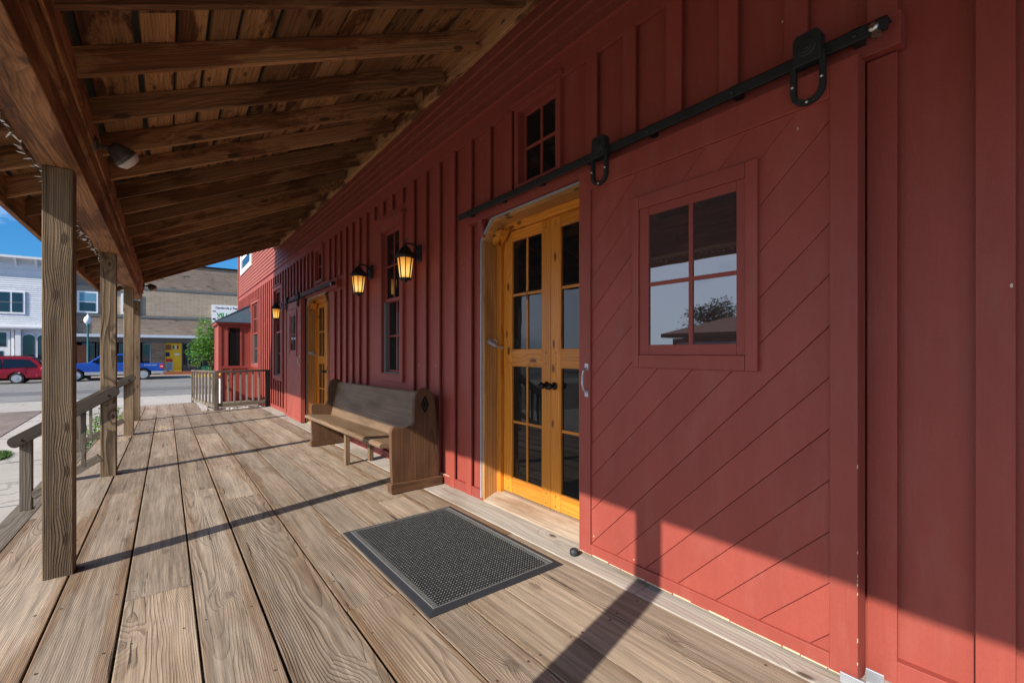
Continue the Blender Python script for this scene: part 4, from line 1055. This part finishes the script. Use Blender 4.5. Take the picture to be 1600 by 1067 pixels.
# ================================================================== PLANTS
def leaf(m, p, d, l, w, tone):
    d = d.normalized(); s = d.cross(Vector((random.uniform(-.4, .4), random.uniform(-.4, .4), 1)))
    if s.length < .05: s = Vector((1, 0, 0))
    s.normalize(); n = s.cross(d) * (l * .12)
    m.add([p, p + d * l * .5 + s * w - n * .3, p + d * l - n, p + d * l * .5 - s * w - n * .3], [(0, 1, 2, 3)], 'z', tone)
def weeds(x, y, r, h, n, label):
    e = thing('weed_clump', (x, y, GZ), label, 'plant', 'weeds beside the porch steps')
    m = MB(); sm = MB()
    for i in range(n):
        a = random.uniform(0, 6.28); rr = r * math.sqrt(random.random()) * .5; b = Vector((x + rr * math.cos(a), y + rr * math.sin(a), GZ)); out = Vector((math.cos(a) * r * .6, math.sin(a) * r * .6, 0)) * random.random()
        hh = h * random.uniform(.5, 1); pts = [b, b + out * .3 + Vector((0, 0, hh * .5)), b + out + Vector((0, 0, hh))]; sm.tube(pts, [.006, .004, .002], 4)
        for k in range(7):
            f = random.uniform(.25, 1); p = pts[0].lerp(pts[2], f); t = random.uniform(0, 6.28)
            leaf(m, p, Vector((math.cos(t), math.sin(t), random.uniform(-.3, .7))), random.uniform(.08, .17), random.uniform(.015, .035), random.random())
    m.build('leaves', M['leaf'], e, fixn=False); sm.build('stems', M['leafdark'], e)
weeds(-1.25, 10.9, .45, .62, 36, 'bright green weeds seen under the nearer stair handrail')
weeds(-1.15, 13.6, .5, .66, 36, 'bright green weeds seen behind the third porch post')

def tree(name, x, y, z0, trunk_h, rad, rz_, n, lsize, label, mat='leaf', seed=1, trunk_r=.06, group=None, lumps=14, hollow=.55):
    rnd = random.Random(seed)
    e = thing(name, (x, y, z0), label, 'tree', group)
    cz = z0 + trunk_h + rz_ * .8
    m = MB(); top = Vector((x + rnd.uniform(-.1, .1) * rad, y, cz))
    m.tube([(x, y, z0), (x + .03 * rad, y, z0 + trunk_h * .6), top], [trunk_r, trunk_r * .75, trunk_r * .3], 8)
    cl = []
    for i in range(lumps):
        t = rnd.uniform(0, 6.28); ph = math.acos(rnd.uniform(-.85, .95)); rr = rnd.uniform(.35, .85)
        c = Vector((x + rad * rr * math.sin(ph) * math.cos(t), y + rad * rr * math.sin(ph) * math.sin(t), cz + rz_ * rr * math.cos(ph))); cl.append((c, rnd.uniform(.28, .48) * rad))
        base = Vector((x, y, z0 + trunk_h * rnd.uniform(.5, 1.0))).lerp(top, rnd.uniform(0, .4)); m.tube([base, base.lerp(c, .5) + Vector((0, 0, .05 * rad)), c], [trunk_r * .4, trunk_r * .28, trunk_r * .1], 5)
    m.build('trunk', M['bark'], e)
    lf = MB(); st = random.getstate(); random.seed(seed)
    for i in range(n):
        c, r = cl[rnd.randrange(len(cl))]
        v = Vector((rnd.gauss(0, 1), rnd.gauss(0, 1), rnd.gauss(0, 1))).normalized() * r * (hollow + (1.12 - hollow) * rnd.random() ** .7)
        p = c + Vector((v.x, v.y, v.z * min(1.6, rz_ / rad)))
        t = rnd.uniform(0, 6.28)
        leaf(lf, p, Vector((math.cos(t), math.sin(t), rnd.uniform(-.6, .5))), lsize * rnd.uniform(.6, 1.3), lsize * .28, rnd.random())
    random.setstate(st)
    lf.build('crown', M[mat], e, fixn=False)
    return e
tree('street_tree', 2.0, 30, -.66, .6, 1.12, 1.8, 5600, .15, 'small bright green tree at the kerb beside the red bay', 'leaf', 3, .05, lumps=18)

# ================================================================== ACROSS THE STREET
FY = 49.0
K = thing('brick_building', (-1, FY, -.7), 'wide two storey tan brick building across the street', 'building')
def panel(name, x0, x1, z0, z1, mat, y0=FY, y1=FY + .5, parent=None, bevel=0, label=None):
    m = MB(); m.box(x0, x1, y0, y1, z0, z1, 'x'); o = m.build(name, M[mat], parent or K, bevel=bevel)
    if label: o['label'] = label
    return o
XL, XR = -5.85, 14
panel('upper_wall', XL, XR, 6.62, 8.62, 'brickrough'); panel('ledge', XL, XR, 6.42, 6.62, 'greytrim', FY - .06); panel('middle_wall', XL, XR, 4.26, 6.42, 'brickgrid')
panel('ledge', XL, XR, 4.06, 4.26, 'greytrim', FY - .06); panel('lower_wall', XL, XR, 2.58, 4.06, 'brickrough'); panel('parapet_cap', XL, XR, 8.62, 8.74, 'dark', FY - .1, FY + .6)
panel('side_wall', XL, XR, -.9, 8.6, 'brickgrid', FY + .51, FY + 14)
m = MB(); m.box(XL, 7, FY - 1.0, FY, 2.44, 2.57); m.box(XL, 7, FY - 1.05, FY - 1.0, 2.40, 2.62); m.build('canopy', M['canopy'], K)
panel('soffit_band', XL, XR, 2.02, 2.44, 'greytrim', FY + .02, FY + .4)
# shopfront, set back below the canopy
panel('shop_back', XL, XR, -.7, 2.02, 'dark', FY + .40, FY + .5)
for x0, x1 in ((-5.3, -4.55), (-4.45, -3.2), (-3.1, -1.86)):
    o = panel('shop_window', x0, x1, -.05, 1.95, 'greytrim', FY + .2, FY + .26); g = MB(); g.box(x0 + .06, x1 - .06, FY + .17, FY + .198, .02, 1.88); g.build('pane', M['farglass'], o)
panel('stall_riser', XL, -1.86, -.7, -.05, 'brickstone', FY + .1, FY + .4)
panel('window_post', -1.84, -1.60, -.7, 2.02, 'dark', FY + .1, FY + .4)
w4 = panel('shop_window', -1.60, -1.06, -.05, 1.95, 'whitetrim', FY + .2, FY + .26); g = MB(); g.box(-1.60, -1.12, FY + .17, FY + .198, .0, 1.9); g.build('pane', M['farglass'], w4)
panel('stone_pier', -1.04, -.12, -.7, 2.02, 'brickstone', FY + .0, FY + .4)
panel('brown_board', -5.55, -4.85, -.4, 1.75, 'brownpanel', FY - .1, FY + .05)
yd = panel('yellow_panel', -.11, 1.06, -.45, 1.98, 'yellow', FY + .1, FY + .4, label='bright yellow shopfront panel with posters')
def poster(nm, x0, x1, z0, z1, mat, dy=.08): 
    m = MB(); m.box(x0, x1, FY + dy, FY + .099, z0, z1); return m.build(nm, M[mat], yd)
poster('flag_stripe', .42, .56, 1.48, 1.78, 'dkgreen'); poster('flag_stripe', .565, .70, 1.48, 1.78, 'whitetrim'); poster('flag_stripe', .705, .84, 1.48, 1.78, 'redsign')
poster('poster', -.05, .32, 1.40, 1.85, 'brownpanel'); poster('poster', -.06, .22, .85, 1.2, 'navy'); poster('poster', .55, .9, .95, 1.1, 'whitetrim'); poster('notice', -.02, .42, .38, .66, 'redsign')
no = poster('notice', -.02, .42, -.36, .34, 'cyan'); 
m = MB()
for k in range(4): m.box(.03, .37, FY + .070, FY + .0795, -.28 + .16 * k, -.21 + .16 * k)
m.build('notice_lines', M['navy'], yd)
dd = panel('shop_door', 1.10, 2.42, -.45, 2.0, 'greytrim', FY + .2, FY + .26)
g = MB(); g.box(1.16, 1.44, FY + .17, FY + .198, -.38, 1.93); g.box(1.56, 2.36, FY + .17, FY + .198, -.38, 1.93); g.build('pane', M['farglass'], dd)
m = MB(); m.box(1.62, 2.3, FY + .15, FY + .168, .92, 1.18); m.build('window_sign', M['green'], dd)
m = MB(); m.box(1.56, 2.36, FY + .15, FY + .198, .55, .60); m.box(1.56, 2.36, FY + .15, FY + .198, -.12, -.06); m.build('glazing_bar', M['greytrim'], dd)
Rx = Matrix.Rotation(math.pi / 2, 3, 'X')
text_mesh('window_lettering', 'Tienda', .28, M['yellow'], Vector((1.66, FY + .15, .02)), Rx, dd)
for x0, x1 in ((2.55, 4.0), (4.1, 6.0)):
    o = panel('shop_window', x0, x1, -.2, 1.95, 'greytrim', FY + .2, FY + .26); g = MB(); g.box(x0 + .06, x1 - .06, FY + .17, FY + .198, -.13, 1.88); g.build('pane', M['farglass'], o)
panel('green_board', 2.45, 4.2, -.45, .0, 'dkgreen', FY - .02, FY + .1); panel('planter_ledge', -.2, 7, -.70, -.42, 'brownpanel', FY - .5, FY - .02)
for x0 in (-5.55, -2.95):
    o = panel('upper_window', x0, x0 + 1.22, 4.28, 5.98, 'whitetrim', FY - .1, FY + .02); g = MB(); g.box(x0 + .14, x0 + 1.08, FY - .115, FY - .101, 5.18, 5.84); g.build('pane', M['curtain'], o)
    g = MB(); g.box(x0 + .14, x0 + 1.08, FY - .115, FY - .101, 4.42, 5.10); g.build('pane', M['farglass'], o)
# shop sign on the wall
sg = thing('shop_banner', (4.2, FY - .1, 4.4), 'white shop banner with green lettering on the brick wall', 'sign')
m = MB(); m.box(3.22, 6.6, FY - .12, FY - .02, 3.35, 5.42); m.build('board', M['whitetrim'], sg)
text_mesh('lettering', 'VILLALOBOS', .50, M['green'], Vector((3.60, FY - .122, 4.36)), Rx, sg, .004, 'LEFT', .018)
text_mesh('lettering', 'Carniceria y Taqueria', .25, M['navy'], Vector((3.50, FY - .122, 5.08)), Rx, sg, .004, 'LEFT', .008)
text_mesh('lettering', '308 440', .28, M['redsign'], Vector((3.85, FY - .122, 3.95)), Rx, sg, .004, 'LEFT', .008)
m = MB(); m.box(3.28, 3.55, FY - .126, FY - .121, 4.80, 4.88); m.box(3.28, 3.52, FY - .126, FY - .121, 4.08, 4.22); m.box(3.3, 6.4, FY - .126, FY - .121, 3.5, 3.62); m.build('small_print', M['navy'], sg)

# white clapboard building
WY = 48.6
V = thing('white_building', (-9, WY, -.7), 'white clapboard false front building across the street at the left', 'building')
wx0, wx1 = -17.0, -6.15
m = MB(); m.box(wx0, wx1, WY + .06, WY + 12, -.9, 8.0); m.build('wall', M['white'], V)
m = MB(); z = 3.15
while z < 7.9:
    m.add([(wx0, WY, z), (wx1, WY, z), (wx1, WY + .045, z + .16), (wx0, WY + .045, z + .16), (wx0, WY + .07, z), (wx1, WY + .07, z)], [(0, 1, 2, 3), (0, 4, 5, 1)], 'x'); z += .155
z = -.7
while z < .2:
    m.add([(-8.0, WY, z), (wx1, WY, z), (wx1, WY + .045, z + .16), (-8.0, WY + .045, z + .16), (-8.0, WY + .07, z), (wx1, WY + .07, z)], [(0, 1, 2, 3), (0, 4, 5, 1)], 'x'); z += .155
m.build('clapboards', M['white'], V, fixn=False)
m = MB(); m.box(wx0 - .1, wx1 + .15, WY - .55, WY + .1, 8.0, 8.16); m.box(wx0, wx1, WY - .06, WY + .06, 7.9, 8.0); m.build('cornice', M['whitetrim'], V)
for k in range(9):
    x = wx1 - .5 - 1.06 * k; m = MB(); m.prism([(WY - .45, 7.99), (WY + .02, 7.99), (WY + .02, 7.45), (WY - .1, 7.6)], x - .06, x + .06, 'yz', 'x'); m.build('bracket', M['whitetrim'], V)
m = MB(); m.box(wx0, wx1, WY - .35, WY + .06, 2.86, 3.12); m.box(wx0, wx1, WY - .42, WY - .35, 2.98, 3.14); m.build('shopfront_ledge', M['whitetrim'], V)
for x0 in (-9.75, -12.6):
    m = MB(); m.box(x0, x0 + 1.45, WY - .05, WY + .02, 4.0, 5.66); o = m.build('window', M['whitetrim'], V)
    g = MB(); g.box(x0 + .13, x0 + .67, WY - .065, WY - .051, 4.13, 5.54); g.box(x0 + .78, x0 + 1.32, WY - .065, WY - .051, 4.13, 5.54); g.build('pane', M['farglass'], o)
    g = MB(); g.box(x0 + .13, x0 + .67, WY - .075, WY - .066, 4.80, 4.85); g.box(x0 + .78, x0 + 1.32, WY - .075, WY - .066, 4.80, 4.85); g.build('glazing_bar', M['greytrim'], o)
def arch(x0, x1, z0, z1):
    r = (x1 - x0) / 2; return [(x0, z0), (x1, z0)] + [((x0 + x1) / 2 + r * math.cos(math.pi * k / 10), z1 - r * .8 + r * .8 * math.sin(math.pi * k / 10)) for k in range(11)]
for x0, x1 in ((-8.42, -7.80), (-7.66, -6.98), (-6.88, -6.3)):
    m = MB(); m.prism(arch(x0 - .08, x1 + .08, .12, 2.62), WY - .03, WY + .05, 'xz', 'z'); o = m.build('arched_window', M['whitetrim'], V)
    m = MB(); m.prism(arch(x0, x1, .2, 2.5), WY - .05, WY - .031, 'xz', 'z'); m.build('pane', M['farglass'], o)
m = MB(); m.box(-8.78, -8.50, WY - .2, WY + .02, -.7, 2.86); m.box(-9.0, -8.86, WY - .1, WY + .02, -.7, 2.86); m.build('pilaster', M['whitetrim'], V)
m = MB(); m.box(-10.3, -9.06, WY - .06, WY + .02, -.7, 2.8); o = m.build('shop_door', M['whitetrim'], V)
g = MB(); g.box(-10.2, -9.25, WY - .08, WY - .061, 1.62, 2.62); g.box(-10.1, -9.4, WY - .08, WY - .061, -.2, 1.3); g.build('pane', M['farglass'], o)
m = MB(); m.box(-13, -10.4, WY - .06, WY + .02, -.1, 2.7); o = m.build('shop_window', M['whitetrim'], V); g = MB(); g.box(-12.9, -10.5, WY - .08, WY - .061, 0, 2.6); g.build('pane', M['farglass'], o)

# street lamp
SL = thing('street_lamp', (-4.62, 45.9, -.7), 'green iron street lamp with a white acorn globe', 'street lamp')
m = MB(); m.lathe([(.17, -.7), (.17, -.5), (.12, -.4), (.085, -.1), (.065, .1), (.055, 3.1), (.09, 3.16), (.13, 3.22), (.10, 3.27)], (-4.62, 45.9, 0), 14); m.build('pole', M['teal'], SL, smooth=True)
m = MB(); m.lathe([(.11, 3.27), (.22, 3.42), (.245, 3.56), (.20, 3.74), (.10, 3.86), (.06, 3.9), (.05, 3.98), (.0, 4.04)], (-4.62, 45.9, 0), 16); m.build('globe', M['globe'], SL, smooth=True)

# ------------------------------------------------------------------ vehicles (both face left, along -x)
def wheel(parent, x, y, z, r, side):
    m = MB(); m.lathe([(r * .72, -.11), (r * .96, -.11), (r, -.07), (r, .07), (r * .96, .11), (r * .72, .11)], (x, y, z), 24, 'y'); w = m.build('wheel', M['tyre'], parent, smooth=False)
    m = MB(); m.lathe([(r * .70, 0), (r * .70, .03), (r * .62, .03), (r * .60, .0)], (x, y - .115 * side - (.015 if side > 0 else -.015), z), 20, 'y') if False else None
    s = -1
    for k in range(5):
        t = 6.2832 * k / 5; d = Vector((math.cos(t), 0, math.sin(t))); c = Vector((x, y + s * .112, z)); m.bar(c + d * r * .10, c + d * r * .66, .02, r * .13, up=d.cross(Vector((0, 1, 0))))
    m.lathe([(r * .18, 0), (r * .16, -.02), (.0, -.022)], (x, y + s * .115, z), 12, 'y'); m.lathe([(r * .70, .0), (r * .70, -.012), (r * .62, -.012)], (x, y + s * .105, z), 24, 'y')
    m.build('rim', M['hub'], w)
def loft_body(secs, name, mat, parent, bevel=.03):
    """secs: list of (z, [(x0,x1)], y0, y1) — stacked outlines"""
    m = MB(); n = 4
    vs = []; fs = []
    for z, x0, x1, y0, y1 in secs: vs += [(x0, y0, z), (x1, y0, z), (x1, y1, z), (x0, y1, z)]
    for i in range(len(secs) - 1):
        for k in range(4): fs.append((i * 4 + k, i * 4 + (k + 1) % 4, (i + 1) * 4 + (k + 1) % 4, (i + 1) * 4 + k))
    fs.append((3, 2, 1, 0)); q = (len(secs) - 1) * 4; fs.append((q, q + 1, q + 2, q + 3)); m.add(vs, fs, 'x')
    o = m.build(name, mat, parent, bevel=bevel); return o
def body_prism(prof, y0, y1, name, mat, parent, bevel=.04, inset=.0, z_in=None):
    """side outline extruded across the car; above z_in it leans inwards"""
    m = MB(); n = len(prof)
    def yy(y, z, s): return y + s * inset * max(0, (z - z_in)) if z_in is not None else y
    vs = [(x, yy(y0, z, 1), z) for x, z in prof] + [(x, yy(y1, z, -1), z) for x, z in prof]
    m.add(vs, [tuple(range(n)), tuple(range(2 * n - 1, n - 1, -1))] + [(i, (i + 1) % n, n + (i + 1) % n, n + i) for i in range(n)], 'x')
    return m.build(name, mat, parent, bevel=bevel)
def archcut(cx, cz, r, n=10):
    return [(cx - r * math.cos(math.pi * k / n), cz + r * math.sin(math.pi * k / n)) for k in range(n + 1)]
RZ = -.815
# minivan
N = thing('minivan', (-9, 43.6, RZ), 'dark red minivan parked across the street', 'van')
x1 = -6.30; g = RZ; yv0, yv1 = 42.7, 44.6; wr = .34
rw, fw = x1 - 1.38, x1 - 4.36
prof = [(x1 - 5.0, g + .30)] + archcut(fw, g + wr, .40) + archcut(rw, g + wr, .40) + [(x1 - .05, g + .34), (x1, g + .45), (x1 + .0, g + .70), (x1 - .10, g + .85), (x1 - .16, g + 1.05), (x1 - .42, g + 1.45), (x1 - .75, g + 1.68), (x1 - 1.2, g + 1.75), (x1 - 2.6, g + 1.75), (x1 - 3.2, g + 1.66), (x1 - 3.95, g + 1.12), (x1 - 4.75, g + .95), (x1 - 5.02, g + .70)]
body_prism(prof, yv0, yv1, 'body', M['carred'], N, .05, .22, g + .95)
def side_glass(poly, yb, parent, zin, ins, mat='carglass', th=.006):
    m = MB(); yy = lambda z: yb + ins * max(0, z - zin)
    vs = [(x, yy(z) - th, z) for x, z in poly] + [(x, yy(z) + .03, z) for x, z in poly]; n = len(poly)
    m.add(vs, [tuple(range(n)), tuple(range(2 * n - 1, n - 1, -1))] + [(i, (i + 1) % n, n + (i + 1) % n, n + i) for i in range(n)], 'x')
    return m.build('side_window', M[mat], parent)
side_glass([(x1 - 2.0, g + 1.02), (x1 - .55, g + 1.10), (x1 - .52, g + 1.18), (x1 - .85, g + 1.55), (x1 - 2.0, g + 1.60)], yv0, N, g + .95, .22)
side_glass([(x1 - 3.1, g + 1.02), (x1 - 2.06, g + 1.02), (x1 - 2.06, g + 1.60), (x1 - 2.7, g + 1.58)], yv0, N, g + .95, .22)
side_glass([(x1 - 3.7, g + 1.05), (x1 - 3.16, g + 1.02), (x1 - 2.80, g + 1.55)], yv0, N, g + .95, .22)
m = MB(); m.prism([(x1 - .385, g + 1.44), (x1 - .13, g + 1.06), (x1 - .10, g + 1.07), (x1 - .36, g + 1.46)], yv0 + .25, yv1 - .25, 'xz', 'x'); m.build('rear_window', M['carglass'], N)
m = MB(); m.box(x1 - .30, x1 - .115, yv0 - .008, yv0 + .12, g + .82, g + 1.06); m.build('tail_light', M['taillight'], N, bevel=.02)
m = MB(); m.box(x1 - .26, x1 - .12, yv0 - .012, yv0 + .05, g + .98, g + 1.02); m.build('tail_light_lens', M['lens'], N)
m = MB(); m.box(x1 - .5, x1 + .05, yv0 - .01, yv1 + .01, g + .36, g + .60); m.build('bumper', M['carred'], N, bevel=.05)
m = MB(); m.box(x1 - 2.8, x1 - .75, yv0 + .30, yv0 + .34, g + 1.75, g + 1.80); m.build('roof_rack', M['iron'], N)
for xw in (rw, fw):
    for y, s in ((yv0 + .10, 1), (yv1 - .10, -1)): wheel(N, xw, y, g + wr, wr, s)
m = MB(); m.box(x1 - 4.8, x1 - .2, yv0 + .15, yv1 - .15, g + .22, g + .5); m.build('underbody', M['dark'], N)
# pickup
T = thing('pickup_truck', (-3.2, 44.6, RZ), 'bright blue pickup truck parked across the street', 'pickup')
x1 = -.16; yv0, yv1 = 43.7, 45.6; wr = .39; rw, fw = x1 - 1.20, x1 - 4.88; g = RZ
low = [(x1 - 5.85, g + .40)] + archcut(fw, g + wr, .47) + archcut(rw, g + wr, .47) + [(x1, g + .48), (x1, g + .62), (x1 - 5.88, g + .62)]
prof = [(x1 - 5.80, g + .62)] + archcut(fw, g + wr + .0, .475)[1:-1] + archcut(rw, g + wr, .475)[1:-1] + [(x1, g + .62), (x1, g + 1.16), (x1 - .02, g + 1.20), (x1 - 1.85, g + 1.20), (x1 - 1.95, g + 1.24), (x1 - 2.08, g + 1.80), (x1 - 2.3, g + 1.90), (x1 - 3.35, g + 1.90), (x1 - 3.55, g + 1.84), (x1 - 4.25, g + 1.27), (x1 - 5.55, g + 1.17), (x1 - 5.82, g + 1.0)]
prof = [(x1 - 5.80, g + .62), (fw - .42, g + .62)] + [(a, b) for a, b in archcut(fw, g + wr, .475) if b > g + .63] + [(fw + .42, g + .62), (rw - .42, g + .62)] + [(a, b) for a, b in archcut(rw, g + wr, .475) if b > g + .63] + [(rw + .42, g + .62)] + prof[prof.index((x1, g + .62)):]
body_prism(prof, yv0, yv1, 'body', M['carblue'], T, .04, .20, g + 1.2)
for xa, xb in ((fw + .47, rw - .47), (rw + .47, x1)):
    m = MB(); m.box(xa, xb, yv0 - .004, yv1 + .004, g + .40, g + .625); m.build('lower_panel', M['carsilver'], T, bevel=.02)
side_glass([(x1 - 4.02, g + 1.30), (x1 - 3.02, g + 1.27), (x1 - 3.02, g + 1.80), (x1 - 3.5, g + 1.78)], yv0, T, g + 1.2, .20)
side_glass([(x1 - 2.95, g + 1.27), (x1 - 2.10, g + 1.30), (x1 - 2.18, g + 1.78), (x1 - 2.95, g + 1.80)], yv0, T, g + 1.2, .20)
m = MB(); m.box(x1 - .26, x1 + .006, yv0 - .008, yv0 + .12, g + .82, g + 1.14); m.build('tail_light', M['taillight'], T, bevel=.02)
m = MB(); m.box(x1 - .20, x1 - .05, yv0 - .014, yv0 + .05, g + .94, g + 1.0); m.build('tail_light_lens', M['lens'], T)
m = MB(); m.box(x1 - .08, x1 + .16, yv0 + .05, yv1 - .05, g + .48, g + .68); m.build('bumper', M['steel'], T, bevel=.03)
m = MB(); m.box(x1 - 5.98, x1 - 5.75, yv0 + .02, yv1 - .02, g + .42, g + .74); m.build('bumper', M['carsilver'], T, bevel=.04)
m = MB(); m.box(x1 - 3.95, x1 - 3.72, yv0 - .24, yv0 - .02, g + 1.28, g + 1.46); m.build('mirror', M['dark'], T, bevel=.03)
m = MB(); m.box(x1 - 3.4, x1 - 3.25, yv0 - .012, yv0 + .01, g + 1.12, g + 1.16); m.box(x1 - 2.4, x1 - 2.25, yv0 - .012, yv0 + .01, g + 1.12, g + 1.16); m.build('door_handle', M['dark'], T)
text_mesh('fender_badge', 'F-150', .16, M['steel'], Vector((x1 - 5.55, yv0 - .008, g + 1.0)), Rx, T, .003)
text_mesh('side_badge', 'FX4 OFF ROAD', .11, M['lens'], Vector((x1 - 1.15, yv0 - .008, g + 1.03)), Rx, T, .003)
for xw in (rw, fw):
    for y, s in ((yv0 + .12, 1), (yv1 - .12, -1)): wheel(T, xw, y, g + wr, wr, s)
m = MB(); m.box(x1 - 5.6, x1 - .2, yv0 + .2, yv1 - .2, g + .34, g + .62); m.build('underbody', M['dark'], T)

# ================================================================== SEEN ONLY IN THE DOOR GLASS
Q = thing('low_brick_building', (-17, 12, GZ), 'low red brick shop across the side street reflected in the door glass', 'building')
m = MB(); m.box(-30, -18, 6.0, 15.0, -.8, 1.95); m.build('wall', M['brownpanel'], Q)
m = MB(); m.prism([(-31, 2.0), (-17.3, 2.0), (-17.3, 2.2), (-24, 3.4), (-31, 2.2)], 5.7, 15.3, 'xz', 'y'); m.build('roof', M['brownpanel'], Q)
m = MB(); m.box(-17.99, -17.9, 6.3, 14.7, 1.55, 1.72); m.build('fascia_strip', M['whitetrim'], Q)
tree('broad_tree', -27, 17.2, -.66, 3.1, 2.3, 1.6, 3200, .24, 'broad dark tree behind the low brick shop reflected in the door glass', 'leafdark', 9, .22, lumps=22)
tree('round_tree', -30, 33.0, -.66, 1.0, 1.6, 1.2, 1500, .26, 'round dark tree farther along reflected in the door glass', 'leafdark', 12, .2, lumps=18)
